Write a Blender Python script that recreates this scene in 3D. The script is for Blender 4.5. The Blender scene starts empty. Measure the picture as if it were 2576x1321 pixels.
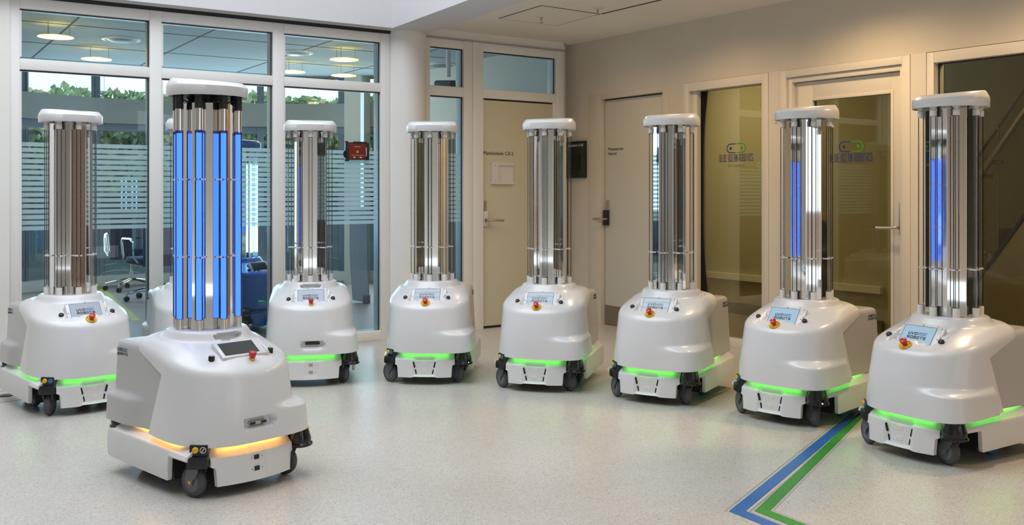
import bpy, bmesh, math, random
from math import sin, cos, pi, radians as rad, sqrt, atan2
from mathutils import Vector, Matrix, noise

random.seed(7)
S = bpy.context.scene
COL = S.collection

# ------------------------------------------------------------------ camera, world, light, exposure
cam = bpy.data.objects.new('camera', bpy.data.cameras.new('camera'))
COL.objects.link(cam)
cam.location = (0, 0, 1.218)
cam.rotation_euler = (pi/2, 0, 0)
cam.data.sensor_width = 36.0
cam.data.lens = 2420/2576*36.0
cam.data.shift_y = -(660.5-484)/2576
cam.data.clip_end = 200
S.camera = cam

S.view_settings.view_transform = 'Standard'
S.view_settings.look = 'None'
S.view_settings.gamma = 1.0
S.view_settings.use_curve_mapping = False
S.view_settings.exposure = -1.10
S.cycles.use_denoising = True
S.cycles.max_bounces = 10
S.cycles.diffuse_bounces = 4
S.cycles.glossy_bounces = 6
S.cycles.transmission_bounces = 6
S.cycles.transparent_max_bounces = 40
S.cycles.caustics_reflective = False
S.cycles.caustics_refractive = False
S.cycles.sample_clamp_indirect = 4.0

W = bpy.data.worlds.new('overcast_sky')
S.world = W
W.use_nodes = True
bg = W.node_tree.nodes['Background']
bg.inputs[0].default_value = (0.86, 0.93, 1.0, 1)
bg.inputs[1].default_value = 4.0

def lamp(name, kind, loc, energy, color=(1, 1, 1), size=1.0, size_y=None, rot=(0, 0, 0), spot=None):
    d = bpy.data.lights.new(name, kind)
    d.energy = energy
    d.color = color
    if kind == 'AREA':
        d.shape = 'RECTANGLE' if size_y else 'DISK'
        d.size = size
        if size_y: d.size_y = size_y
    else:
        d.shadow_soft_size = size
    if spot: d.spot_size = spot; d.spot_blend = 0.8
    o = bpy.data.objects.new(name, d)
    COL.objects.link(o)
    o.location = loc
    o.rotation_euler = rot
    return o

# daylight falling through the roof light of the atrium, and through the windows behind the camera
lamp('skylight_daylight', 'AREA', (-2.3, 4.4, 5.1), 300, (0.90, 0.95, 1.0), 4.2, 5.0, (0, 0, rad(31)))
# daylight entering the meeting room through its curved outer windows
for wx, wy, wr in ((-5.2, 12.2, 40), (-3.2, 12.9, 5), (-1.2, 12.6, -22)):
    lamp('window_daylight', 'AREA', (wx, wy, 1.5), 95, (0.66, 0.84, 1.0), 2.0, 2.2, (rad(-90), 0, rad(wr)))
# warm downlights in the low ceiling along the office wall
for dx, dy, e in ((2.02, 6.10, 130), (1.25, 7.15, 62), (0.55, 8.0, 30), (2.85, 4.95, 190), (3.7, 3.7, 120)):
    lamp('ceiling_downlight', 'SPOT', (dx-0.07, dy-0.05, 2.61), e, (1.0, 0.68, 0.36), 0.06, None, (0, 0, 0), rad(158))

# ------------------------------------------------------------------ materials
def new_mat(name):
    m = bpy.data.materials.new(name)
    m.use_nodes = True
    nt = m.node_tree
    return m, nt, nt.nodes['Principled BSDF']

def pbr(name, col, rough=0.5, metal=0.0, spec=0.5, coat=0.0, bump=0.0, bscale=200, vary=0.0, vscale=3.0):
    m, nt, b = new_mat(name)
    b.inputs['Base Color'].default_value = (*col, 1)
    b.inputs['Roughness'].default_value = rough
    b.inputs['Metallic'].default_value = metal
    b.inputs['Specular IOR Level'].default_value = spec
    b.inputs['Coat Weight'].default_value = coat
    b.inputs['Coat Roughness'].default_value = 0.2
    if bump or vary:
        tc = nt.nodes.new('ShaderNodeTexCoord')
    if bump:
        n = nt.nodes.new('ShaderNodeTexNoise'); n.inputs['Scale'].default_value = bscale
        n.inputs['Detail'].default_value = 2
        nt.links.new(tc.outputs['Object'], n.inputs['Vector'])
        bp = nt.nodes.new('ShaderNodeBump'); bp.inputs['Strength'].default_value = bump
        bp.inputs['Distance'].default_value = 0.002
        nt.links.new(n.outputs['Fac'], bp.inputs['Height'])
        nt.links.new(bp.outputs['Normal'], b.inputs['Normal'])
    if vary:
        n2 = nt.nodes.new('ShaderNodeTexNoise'); n2.inputs['Scale'].default_value = vscale
        nt.links.new(tc.outputs['Object'], n2.inputs['Vector'])
        r = nt.nodes.new('ShaderNodeValToRGB')
        r.color_ramp.elements[0].position = 0.3; r.color_ramp.elements[1].position = 0.7
        r.color_ramp.elements[0].color = (*[c*(1-vary) for c in col], 1)
        r.color_ramp.elements[1].color = (*[min(1, c*(1+vary)) for c in col], 1)
        nt.links.new(n2.outputs['Fac'], r.inputs['Fac'])
        nt.links.new(r.outputs['Color'], b.inputs['Base Color'])
    return m

def emit(name, col, strength):
    m, nt, b = new_mat(name)
    b.inputs['Base Color'].default_value = (0.02, 0.02, 0.02, 1)
    b.inputs['Emission Color'].default_value = (*col, 1)
    b.inputs['Emission Strength'].default_value = strength
    b.inputs['Roughness'].default_value = 0.25
    return m

def glass(name, tint, rough=0.0, ior=1.45, extra=0.0):
    """thin architectural glass: tinted see-through mixed with a fresnel reflection"""
    m = bpy.data.materials.new(name); m.use_nodes = True
    nt = m.node_tree; nt.nodes.clear()
    out = nt.nodes.new('ShaderNodeOutputMaterial')
    mix = nt.nodes.new('ShaderNodeMixShader')
    tr = nt.nodes.new('ShaderNodeBsdfTransparent'); tr.inputs[0].default_value = (*tint, 1)
    gl = nt.nodes.new('ShaderNodeBsdfGlossy'); gl.inputs['Roughness'].default_value = rough
    fr = nt.nodes.new('ShaderNodeFresnel'); fr.inputs['IOR'].default_value = ior
    ad = nt.nodes.new('ShaderNodeMath'); ad.operation = 'ADD'; ad.inputs[1].default_value = extra; ad.use_clamp = True
    nt.links.new(fr.outputs[0], ad.inputs[0])
    nt.links.new(ad.outputs[0], mix.inputs[0])
    nt.links.new(tr.outputs[0], mix.inputs[1]); nt.links.new(gl.outputs[0], mix.inputs[2])
    nt.links.new(mix.outputs[0], out.inputs[0])
    return m

def frosted(name, col, clear):
    m = bpy.data.materials.new(name); m.use_nodes = True
    nt = m.node_tree; nt.nodes.clear()
    out = nt.nodes.new('ShaderNodeOutputMaterial')
    mix = nt.nodes.new('ShaderNodeMixShader'); mix.inputs[0].default_value = clear
    mx2 = nt.nodes.new('ShaderNodeMixShader'); mx2.inputs[0].default_value = 0.45
    tl = nt.nodes.new('ShaderNodeBsdfTranslucent'); tl.inputs[0].default_value = (*col, 1)
    df = nt.nodes.new('ShaderNodeBsdfDiffuse'); df.inputs[0].default_value = (*col, 1)
    tr = nt.nodes.new('ShaderNodeBsdfTransparent'); tr.inputs[0].default_value = (0.9, 0.97, 0.97, 1)
    nt.links.new(tl.outputs[0], mx2.inputs[1]); nt.links.new(df.outputs[0], mx2.inputs[2])
    nt.links.new(mx2.outputs[0], mix.inputs[1]); nt.links.new(tr.outputs[0], mix.inputs[2])
    nt.links.new(mix.outputs[0], out.inputs[0])
    return m

def terrazzo():
    m, nt, b = new_mat('terrazzo')
    tc = nt.nodes.new('ShaderNodeTexCoord')
    def noise_ramp(scale, stops, detail=2.0):
        n = nt.nodes.new('ShaderNodeTexNoise'); n.inputs['Scale'].default_value = scale
        n.inputs['Detail'].default_value = detail
        nt.links.new(tc.outputs['Object'], n.inputs['Vector'])
        r = nt.nodes.new('ShaderNodeValToRGB')
        els = r.color_ramp.elements
        while len(els) < len(stops): els.new(0.5)
        for e, (p, c) in zip(els, stops): e.position = p; e.color = (*c, 1)
        nt.links.new(n.outputs['Fac'], r.inputs['Fac'])
        return r
    v = nt.nodes.new('ShaderNodeTexVoronoi'); v.inputs['Scale'].default_value = 210
    nt.links.new(tc.outputs['Object'], v.inputs['Vector'])
    hs = nt.nodes.new('ShaderNodeSeparateColor'); nt.links.new(v.outputs['Color'], hs.inputs[0])
    chip = nt.nodes.new('ShaderNodeValToRGB')
    st = [(0.0, (0.66, 0.635, 0.60)), (0.45, (0.585, 0.555, 0.515)), (0.7, (0.72, 0.70, 0.67)), (0.86, (0.58, 0.55, 0.50)), (0.955, (0.44, 0.39, 0.34))]
    els = chip.color_ramp.elements
    while len(els) < len(st): els.new(0.5)
    for e, (p, c) in zip(els, st): e.position = p; e.color = (*c, 1)
    chip.color_ramp.interpolation = 'CONSTANT'
    nt.links.new(hs.outputs[0], chip.inputs['Fac'])
    fine = noise_ramp(420, [(0.3, (0.80, 0.79, 0.76)), (0.7, (1, 1, 1))])
    wide = noise_ramp(1.1, [(0.3, (0.90, 0.885, 0.86)), (0.7, (1, 1, 1))], 4)
    m1 = nt.nodes.new('ShaderNodeMixRGB'); m1.blend_type = 'MULTIPLY'; m1.inputs[0].default_value = 0.8
    m2 = nt.nodes.new('ShaderNodeMixRGB'); m2.blend_type = 'MULTIPLY'; m2.inputs[0].default_value = 1
    nt.links.new(chip.outputs[0], m1.inputs[1]); nt.links.new(fine.outputs[0], m1.inputs[2])
    nt.links.new(m1.outputs[0], m2.inputs[1]); nt.links.new(wide.outputs[0], m2.inputs[2])
    nt.links.new(m2.outputs[0], b.inputs['Base Color'])
    b.inputs['Roughness'].default_value = 0.30
    b.inputs['Specular IOR Level'].default_value = 0.5
    bp = nt.nodes.new('ShaderNodeBump'); bp.inputs['Strength'].default_value = 0.06; bp.inputs['Distance'].default_value = 0.002
    nt.links.new(hs.outputs[1], bp.inputs['Height']); nt.links.new(bp.outputs[0], b.inputs['Normal'])
    return m

def mirror():
    m, nt, b = new_mat('polished_aluminium')
    b.inputs['Base Color'].default_value = (0.86, 0.85, 0.83, 1)
    b.inputs['Metallic'].default_value = 1; b.inputs['Roughness'].default_value = 0.04
    tc = nt.nodes.new('ShaderNodeTexCoord')
    mp = nt.nodes.new('ShaderNodeMapping'); mp.inputs['Scale'].default_value = (1, 1, 0.25)
    n = nt.nodes.new('ShaderNodeTexNoise'); n.inputs['Scale'].default_value = 6; n.inputs['Detail'].default_value = 0.5
    nt.links.new(tc.outputs['Object'], mp.inputs[0]); nt.links.new(mp.outputs[0], n.inputs['Vector'])
    bp = nt.nodes.new('ShaderNodeBump'); bp.inputs['Strength'].default_value = 0.10; bp.inputs['Distance'].default_value = 0.01
    nt.links.new(n.outputs['Fac'], bp.inputs['Height']); nt.links.new(bp.outputs[0], b.inputs['Normal'])
    return m

def screen_mat(name, col, strength, wave=0.0):
    m, nt, b = new_mat(name)
    b.inputs['Base Color'].default_value = (0.03, 0.03, 0.035, 1)
    b.inputs['Roughness'].default_value = 0.15
    b.inputs['Emission Strength'].default_value = strength
    if wave:
        tc = nt.nodes.new('ShaderNodeTexCoord')
        w = nt.nodes.new('ShaderNodeTexWave'); w.wave_type = 'RINGS'
        w.inputs['Scale'].default_value = 9; w.inputs['Distortion'].default_value = 3.0; w.inputs['Detail'].default_value = 1
        nt.links.new(tc.outputs['Object'], w.inputs['Vector'])
        r = nt.nodes.new('ShaderNodeValToRGB')
        r.color_ramp.elements[0].position = 0.78; r.color_ramp.elements[1].position = 0.97
        r.color_ramp.elements[0].color = (*col, 1)
        r.color_ramp.elements[1].color = (*[c*(1-wave) for c in col], 1)
        nt.links.new(w.outputs['Color'], r.inputs['Fac']); nt.links.new(r.outputs['Color'], b.inputs['Emission Color'])
    else:
        b.inputs['Emission Color'].default_value = (*col, 1)
    return m

def leafy():
    m, nt, b = new_mat('ivy_leaf')
    oi = nt.nodes.new('ShaderNodeTexCoord')
    n = nt.nodes.new('ShaderNodeTexNoise'); n.inputs['Scale'].default_value = 6.0; n.inputs['Detail'].default_value = 5
    nt.links.new(oi.outputs['Object'], n.inputs['Vector'])
    r = nt.nodes.new('ShaderNodeValToRGB')
    st = [(0.28, (0.05, 0.10, 0.04)), (0.42, (0.14, 0.25, 0.10)), (0.54, (0.28, 0.40, 0.18)), (0.64, (0.45, 0.50, 0.28)), (0.72, (0.50, 0.27, 0.20))]
    els = r.color_ramp.elements
    while len(els) < len(st): els.new(0.5)
    for e, (p, c) in zip(els, st): e.position = p; e.color = (*c, 1)
    nt.links.new(n.outputs['Fac'], r.inputs['Fac']); nt.links.new(r.outputs['Color'], b.inputs['Base Color'])
    b.inputs['Roughness'].default_value = 0.55
    return m

M = dict(
    shell=pbr('white_shell', (0.735, 0.735, 0.745), 0.30, coat=0.6, bump=0.03, bscale=700),
    cover=pbr('light_grey_shell', (0.48, 0.475, 0.48), 0.36, coat=0.5, bump=0.03, bscale=700),
    skirt=pbr('white_skirt', (0.73, 0.73, 0.73), 0.36, coat=0.4),
    black=pbr('black_plastic', (0.012, 0.012, 0.014), 0.38),
    blackgloss=pbr('glossy_black', (0.008, 0.008, 0.01), 0.12),
    chassis=pbr('dark_chassis', (0.02, 0.02, 0.022), 0.6),
    tyre=pbr('grey_tyre', (0.075, 0.075, 0.085), 0.55),
    hub=pbr('grey_hub', (0.17, 0.18, 0.20), 0.45),
    fork=pbr('caster_fork', (0.13, 0.135, 0.15), 0.42),
    steel=pbr('brushed_steel', (0.55, 0.52, 0.47), 0.3, metal=1),
    chrome=pbr('chrome', (0.82, 0.81, 0.80), 0.08, metal=1),
    mirror=mirror(),
    socket=pbr('white_socket', (0.78, 0.75, 0.71), 0.4),
    clip=pbr('clear_clip', (0.82, 0.82, 0.83), 0.25),
    blacksock=pbr('black_socket', (0.02, 0.018, 0.018), 0.45),
    tube=glass('clear_tube', (0.97, 0.975, 0.97), 0.05, 1.40),
    bluetube=glass('blue_tube_glass', (0.50, 0.50, 1.0), 0.03, 1.4),
    bluecore=emit('blue_glow', (0.10, 0.36, 1.0), 4.6),
    whitecore=emit('white_glow', (0.30, 0.60, 1.0), 60.0),
    red=pbr('red_button', (0.55, 0.01, 0.015), 0.25, coat=0.4),
    yellow=pbr('yellow_disc', (0.80, 0.46, 0.01), 0.45),
    green_led=emit('green_led', (0.10, 1.0, 0.04), 20),
    orange_led=emit('orange_led', (1.0, 0.45, 0.05), 34),
    bluewheel=pbr('blue_rubber', (0.02, 0.16, 0.42), 0.5),
    scr_blue=screen_mat('screen_blue', (0.36, 0.62, 0.84), 1.25),
    scr_pale=screen_mat('screen_pale', (0.55, 0.65, 0.80), 1.3),
    scr_wave=screen_mat('screen_wave', (0.58, 0.72, 0.82), 1.35, 0.3),
    scr_off=pbr('dark_screen', (0.02, 0.025, 0.02), 0.06),
    ink=pbr('black_ink', (0.015, 0.016, 0.02), 0.5),
    inkgrey=pbr('grey_ink', (0.14, 0.14, 0.17), 0.5),
    inkblue=pbr('blue_ink', (0.03, 0.07, 0.30), 0.5),
    tagline=pbr('faded_tagline', (0.20, 0.17, 0.10), 0.6),
    logo_green=pbr('logo_green', (0.05, 0.33, 0.03), 0.5),
    logo_blue=pbr('logo_blue', (0.012, 0.03, 0.19), 0.5),
    wall=pbr('painted_wall', (0.88, 0.86, 0.82), 0.75, bump=0.02, bscale=120, vary=0.015),
    beigewall=pbr('beige_wall', (0.56, 0.52, 0.46), 0.7),
    wood=pbr('brown_panelling', (0.34, 0.25, 0.18), 0.5),
    wall_r=pbr('cream_painted_wall', (0.68, 0.625, 0.535), 0.75, bump=0.02, bscale=120, vary=0.02),
    ceil=pbr('ceiling_paint', (0.86, 0.82, 0.74), 0.8, vary=0.01),
    fascia=pbr('fascia_paint', (0.68, 0.675, 0.69), 0.8),
    frame=pbr('white_frame', (0.90, 0.885, 0.865), 0.42),
    frame_r=pbr('cream_frame', (0.75, 0.705, 0.63), 0.45),
    door=pbr('cream_door', (0.68, 0.635, 0.475), 0.5, vary=0.01),
    door2=pbr('pale_door', (0.70, 0.68, 0.60), 0.5, vary=0.01),
    gasket=pbr('black_gasket', (0.015, 0.015, 0.017), 0.5),
    floor=terrazzo(),
    glass=glass('green_tint_glass', (0.86, 0.96, 0.965)),
    film=glass('olive_film_glass', (0.80, 0.765, 0.575)),
    plainglass=glass('plain_glass', (0.95, 0.98, 0.98)),
    frost=frosted('frosted_film', (0.72, 0.88, 0.90), 0.28),
    kick=pbr('brown_kick_plate', (0.20, 0.165, 0.13), 0.4),
    stripe_b=pbr('blue_floor_paint', (0.025, 0.14, 0.42), 0.4, vary=0.06, vscale=9),
    stripe_g=pbr('green_floor_paint', (0.035, 0.27, 0.03), 0.4, vary=0.06, vscale=9),
    grime=pbr('adhesive_residue', (0.40, 0.36, 0.31), 0.5),
    roomfloor=pbr('brown_vinyl', (0.36, 0.27, 0.25), 0.45, vary=0.05),
    roomwall=pbr('room_wall', (0.62, 0.62, 0.60), 0.8),
    beam=pbr('grey_beam', (0.42, 0.43, 0.42), 0.7),
    extframe=pbr('blue_grey_frame', (0.20, 0.27, 0.36), 0.5),
    ceil2=pbr('ceiling_tile', (0.40, 0.45, 0.45), 0.85),
    groove=pbr('dark_groove', (0.02, 0.025, 0.035), 0.8),
    lampglow=emit('warm_lamp', (1.0, 0.66, 0.20), 8.0),
    lampring=emit('lamp_glass_ring', (1.0, 0.60, 0.16), 3.6),
    grass=pbr('grass', (0.18, 0.30, 0.09), 0.9, vary=0.5, vscale=14),
    ivy=leafy(),
    navy=pbr('navy_fabric', (0.02, 0.035, 0.10), 0.8),
    bluebody=pbr('blue_shell', (0.05, 0.15, 0.50), 0.3, coat=0.3),  # blue lamp light and shade painted into the shell colour
    perf=pbr('grey_panel', (0.42, 0.44, 0.48), 0.7, bump=0.3, bscale=90),
    red_scr=emit('red_screen', (0.20, 0.003, 0.0), 1.0),
    white_txt=emit('white_text', (0.9, 0.9, 0.9), 0.9),
    yellow_txt=emit('yellow_sign', (0.85, 0.65, 0.02), 0.9),
    note=pbr('yellow_note', (0.80, 0.72, 0.25), 0.7),
    yline=pbr('yellow_floor_line', (0.55, 0.48, 0.10), 0.5),
    stair=pbr('stair_plaster', (0.45, 0.38, 0.28), 0.8),
    dark=pbr('dark_brown', (0.06, 0.045, 0.035), 0.7),
    olive=pbr('olive_plaster', (0.52, 0.48, 0.36), 0.8),
    white_pl=pbr('white_plastic', (0.78, 0.76, 0.72), 0.4),
)

# ------------------------------------------------------------------ mesh helpers
class MB:
    def __init__(s): s.v = []; s.f = []
    def quad_grid(s, rows, closed=False, flip=False):
        base = len(s.v); n = len(rows[0])
        for r in rows: s.v += [tuple(p) for p in r]
        for i in range(len(rows)-1):
            for j in range(n if closed else n-1):
                a = base+i*n+j; b = base+i*n+(j+1) % n; c = base+(i+1)*n+(j+1) % n; d = base+(i+1)*n+j
                s.f.append((a, d, c, b) if flip else (a, b, c, d))
        return base
    def ngon(s, pts, flip=False):
        b = len(s.v); s.v += [tuple(p) for p in pts]
        idx = list(range(b, b+len(pts)))
        s.f.append(tuple(idx[::-1] if flip else idx))
    def box(s, c, size, mat=None):
        b = len(s.v); x, y, z = [q/2 for q in size]
        for dx, dy, dz in ((-x, -y, -z), (x, -y, -z), (x, y, -z), (-x, y, -z), (-x, -y, z), (x, -y, z), (x, y, z), (-x, y, z)):
            p = Vector((dx, dy, dz))
            if mat is not None: p = mat @ p
            s.v.append((p.x+c[0], p.y+c[1], p.z+c[2]))
        for f in ((3, 2, 1, 0), (4, 5, 6, 7), (0, 1, 5, 4), (1, 2, 6, 5), (2, 3, 7, 6), (3, 0, 4, 7)):
            s.f.append(tuple(b+i for i in f))
    def rbox(s, c, size, r, mat=None, seg=2):
        bm = bmesh.new()
        bmesh.ops.create_cube(bm, size=1)
        for v in bm.verts: v.co = Vector((v.co.x*size[0], v.co.y*size[1], v.co.z*size[2]))
        bmesh.ops.bevel(bm, geom=bm.edges[:], offset=r, segments=seg, affect='EDGES', profile=0.5)
        s.add_bm(bm, c, mat)
    def add_bm(s, bm, c=(0, 0, 0), mat=None):
        b = len(s.v); bm.verts.index_update()
        for v in bm.verts:
            p = v.co.copy()
            if mat is not None: p = mat @ p
            s.v.append((p.x+c[0], p.y+c[1], p.z+c[2]))
        for f in bm.faces: s.f.append(tuple(b+v.index for v in f.verts))
        bm.free()
    def lathe(s, prof, c=(0, 0, 0), n=24, mat=None, cap0=True, cap1=True):
        rows = []
        for r, z in prof:
            row = []
            for k in range(n):
                a = 2*pi*k/n; p = Vector((r*cos(a), r*sin(a), z))
                if mat is not None: p = mat @ p
                row.append((p.x+c[0], p.y+c[1], p.z+c[2]))
            rows.append(row)
        s.quad_grid(rows, True)
        if cap0: s.ngon(rows[0], True)
        if cap1: s.ngon(rows[-1])
    def tube(s, pts, r, n=8):
        pts = [Vector(p) for p in pts]; rows = []
        for i, p in enumerate(pts):
            d = (pts[min(i+1, len(pts)-1)]-pts[max(i-1, 0)]).normalized()
            u = d.orthogonal().normalized() if i == 0 else (u-d*u.dot(d)).normalized()
            w = d.cross(u)
            rr = r[i] if isinstance(r, (list, tuple)) else r
            rows.append([p+u*(rr*cos(2*pi*k/n))+w*(rr*sin(2*pi*k/n)) for k in range(n)])
        s.quad_grid(rows, True); s.ngon(rows[0], True); s.ngon(rows[-1])
    def prism(s, poly, h, fn):
        """extrude polygon (list of (a,b)) from depth 0 to h; fn(a,b,depth) -> xyz"""
        lo = [fn(a, b, 0) for a, b in poly]; hi = [fn(a, b, h) for a, b in poly]
        s.quad_grid([lo, hi], True); s.ngon(lo, True); s.ngon(hi)
    def mesh(s, name, mat, smooth=35, xf=None):
        me = bpy.data.meshes.new(name)
        me.from_pydata(s.v, [], s.f); me.update()
        bm = bmesh.new(); bm.from_mesh(me)
        bmesh.ops.remove_doubles(bm, verts=bm.verts, dist=1e-5)
        bmesh.ops.recalc_face_normals(bm, faces=bm.faces)
        if xf is not None: bm.transform(xf)
        bm.to_mesh(me); bm.free()
        if smooth:
            me.shade_smooth(); me.set_sharp_from_angle(angle=rad(smooth))
        me.materials.append(mat)
        return me

def link(name, me, parent=None, loc=None, rot=None):
    o = bpy.data.objects.new(name, me)
    COL.objects.link(o)
    if parent: o.parent = parent
    if loc is not None: o.location = loc
    if rot is not None: o.rotation_euler = rot
    return o

def tag(o, label=None, cat=None, group=None, kind=None):
    if label: o['label'] = label
    if cat: o['category'] = cat
    if group: o['group'] = group
    if kind: o['kind'] = kind
    return o

def thing(name, loc, rotz, label, cat, group=None, kind=None):
    o = bpy.data.objects.new(name, None); COL.objects.link(o)
    o.empty_display_size = 0.1
    o.location = loc; o.rotation_euler = (0, 0, rotz)
    return tag(o, label, cat, group, kind)

def smst(a, b, x):
    t = min(1, max(0, (x-a)/(b-a))) if a != b else float(x > a)
    return t*t*(3-2*t)

# ---- lettering: a stroke face with squared letters, and the built-in outline face
GL = {
 'U': [[(0, 1), (0, .12), (.12, 0), (.88, 0), (1, .12), (1, 1)]],
 'V': [[(0, 1), (0, .7), (.5, 0), (1, .7), (1, 1)]],
 'D': [[(0, 0), (0, 1), (.85, 1), (1, .87), (1, .13), (.85, 0), (0, 0)]],
 'R': [[(0, 0), (0, 1), (.85, 1), (1, .88), (1, .55), (.85, .43), (0, .43)], [(.55, .43), (1, 0)]],
 'O': [[(.13, 0), (0, .13), (0, .87), (.13, 1), (.87, 1), (1, .87), (1, .13), (.87, 0), (.13, 0)]],
 'B': [[(0, 0), (0, 1), (.82, 1), (.95, .88), (.95, .62), (.84, .52), (0, .52)], [(.84, .52), (1, .4), (1, .13), (.87, 0), (0, 0)]],
 'T': [[(0, 1), (1, 1)], [(.5, 1), (.5, 0)]],
 'S': [[(1, .82), (.87, 1), (.13, 1), (0, .87), (0, .65), (.13, .53), (.87, .47), (1, .35), (1, .13), (.87, 0), (.13, 0), (0, .18)]],
 'L': [[(0, 1), (0, 0), (1, 0)]],
 'E': [[(1, 1), (0, 1), (0, 0), (1, 0)], [(0, .52), (.85, .52)]],
 'C': [[(1, .75), (1, .87), (.87, 1), (.13, 1), (0, .87), (0, .13), (.13, 0), (.87, 0), (1, .13), (1, .25)]],
 'A': [[(0, 0), (0, .85), (.15, 1), (.85, 1), (1, .85), (1, 0)], [(0, .42), (1, .42)]],
 'N': [[(0, 0), (0, 1), (1, 0), (1, 1)]],
 'I': [[(.5, 1), (.5, 0)]],
 'G': [[(1, .78), (.87, 1), (.13, 1), (0, .87), (0, .13), (.13, 0), (.87, 0), (1, .13), (1, .48), (.55, .48)]],
 'M': [[(0, 0), (0, 1), (.5, .4), (1, 1), (1, 0)]],
 'P': [[(0, 0), (0, 1), (.87, 1), (1, .88), (1, .55), (.87, .43), (0, .43)]],
 'Y': [[(0, 1), (.5, .5), (1, 1)], [(.5, .5), (.5, 0)]],
 'F': [[(0, 0), (0, 1), (1, 1)], [(0, .52), (.8, .52)]],
}
def strokes(mb, text, x0, y0, w, h, gap, t, fn, depth=0.0006):
    """stroke letters on plane coordinates, fn(a,b,d)->xyz"""
    x = x0
    for ch in text:
        if ch == ' ': x += w*0.75; continue
        ww = t*1.2 if ch == 'I' else w
        for pl in GL[ch]:
            for (a0, b0), (a1, b1) in zip(pl, pl[1:]):
                p = Vector((x+t/2+a0*(ww-t), y0+t/2+b0*(h-t))); q = Vector((x+t/2+a1*(ww-t), y0+t/2+b1*(h-t)))
                d = (q-p).normalized(); n = Vector((-d.y, d.x))*t/2; e = d*t*0.42
                mb.prism([tuple(p-e-n), tuple(q+e-n), tuple(q+e+n), tuple(p-e+n)], depth, fn)
        x += ww+gap
    return x

def text_mesh(name, body, size, mat, ext=0.0006, align='LEFT'):
    c = bpy.data.curves.new(name, 'FONT'); c.body = body; c.size = size; c.extrude = ext
    c.align_x = align; c.resolution_u = 3
    o = bpy.data.objects.new(name, c); COL.objects.link(o)
    dg = bpy.context.evaluated_depsgraph_get()
    me = bpy.data.meshes.new_from_object(o.evaluated_get(dg))
    bpy.data.objects.remove(o); me.name = name
    me.materials.clear(); me.materials.append(mat)
    return me

# ------------------------------------------------------------------ wall planes (t along, n towards the hall, z up)
class Plane:
    def __init__(s, P, d):
        s.P = Vector((*P, 0)); s.d = Vector((*d, 0)).normalized()
        n = Vector((-s.d.y, s.d.x, 0)); s.n = n if n.dot(-s.P) > 0 else -n
        s.ang = atan2(s.d.y, s.d.x)
    def at(s, t, n, z): return s.P+s.d*t+s.n*n+Vector((0, 0, z))
    def box(s, mb, t0, t1, z0, z1, n0, n1):
        pts = [s.at(t, n, z) for z in (z0, z1) for t, n in ((t0, n0), (t1, n0), (t1, n1), (t0, n1))]
        b = len(mb.v); mb.v += [tuple(p) for p in pts]
        for f in ((3, 2, 1, 0), (4, 5, 6, 7), (0, 1, 5, 4), (1, 2, 6, 5), (2, 3, 7, 6), (3, 0, 4, 7)):
            mb.f.append(tuple(b+i for i in f))
    def mat(s, t, n, z):
        """matrix whose x runs along the wall to the viewer's right, y up, z out of the wall"""
        r = s.d.copy()
        if r.cross(Vector((0, 0, 1))).dot(s.n) < 0: r = -r
        m = Matrix((r, Vector((0, 0, 1)), s.n)).transposed().to_4x4()
        m.translation = s.at(t, n, z)
        return m

PA = Plane((-1.044, 7.945), (0.83429, 0.55133))
PC = Plane((-0.2514, 8.5685), (0.81961, 0.57292))
PR = Plane((0.8254, 8.8383), (0.57663, -0.81701))

def pbox(pl, name, mat, t0, t1, z0, z1, n0, n1, parent=None, bevel=0.0):
    mb = MB(); pl.box(mb, t0, t1, z0, z1, n0, n1)
    me = mb.mesh(name, mat, 0)
    o = link(name, me, parent)
    if bevel:
        bm = bmesh.new(); bm.from_mesh(me)
        bmesh.ops.bevel(bm, geom=bm.edges[:], offset=bevel, segments=2, affect='EDGES', profile=0.5)
        bm.to_mesh(me); bm.free(); me.shade_smooth(); me.set_sharp_from_angle(angle=rad(40))
    return o

def wbox(name, mat, c, size, parent=None, rz=0, bevel=0.0):
    mb = MB(); R = Matrix.Rotation(rz, 3, 'Z')
    if bevel: mb.rbox(c, size, bevel, R)
    else: mb.box(c, size, R)
    return link(name, mb.mesh(name, mat, 40 if bevel else 0), parent)

def struct(o, label, cat): return tag(o, label, cat, kind='structure')

# ------------------------------------------------------------------ floor, walls, ceiling
mb = MB()
Lf = PA.at(-3.6, 0.06, 0)
fl_poly = [PA.at(-3.6, 0.0, 0), PA.at(0.20, 0.0, 0), PC.at(-0.62, -0.1, 0), PC.at(0.96, -0.1, 0), PR.at(-0.75, -0.13, 0), PR.at(12.5, -0.13, 0), Vector((-8.5, -5.0, 0)), Vector((-8.5, 2.0, 0))]
mb.prism([(p.x, p.y) for p in fl_poly], -0.1, lambda a, b, d: (a, b, d))
floor = struct(link('floor', mb.mesh('floor', M['floor'], 0)), 'pale speckled terrazzo floor of the hall', 'floor')

# left continuation of the glazed wall, left and rear walls (outside the frame)
w = struct(pbox(PA, 'wall_left', M['wall'], -3.6, -2.77, 0, 5.3, -0.16, 0.02), 'white wall strip left of the glazed partition', 'wall')
mb = MB()
a, b = PA.at(-3.6, 0.02, 0), Vector((-8.5, 2.0, 0))
mb.prism([(a.x, a.y), (a.x, a.y+0.15), (b.x-0.15, b.y+0.1), (b.x-0.15, -5.0), (b.x, -5.0), (b.x, b.y)], 5.3, lambda a, b, d: (a, b, d))
struct(link('wall_side', mb.mesh('wall_side', M['beigewall'], 0)), 'beige side wall of the hall outside the frame', 'wall')
mb = MB()
for x0, x1, z0, z1 in ((-8.5, 1.4, 0, 5.3),):
    mb.box(((x0+x1)/2, -5.08, (z0+z1)/2), (x1-x0, 0.16, z1-z0))
struct(link('wall_rear', mb.mesh('wall_rear', M['beigewall'], 0)), 'beige wall behind the viewer', 'wall')
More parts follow.
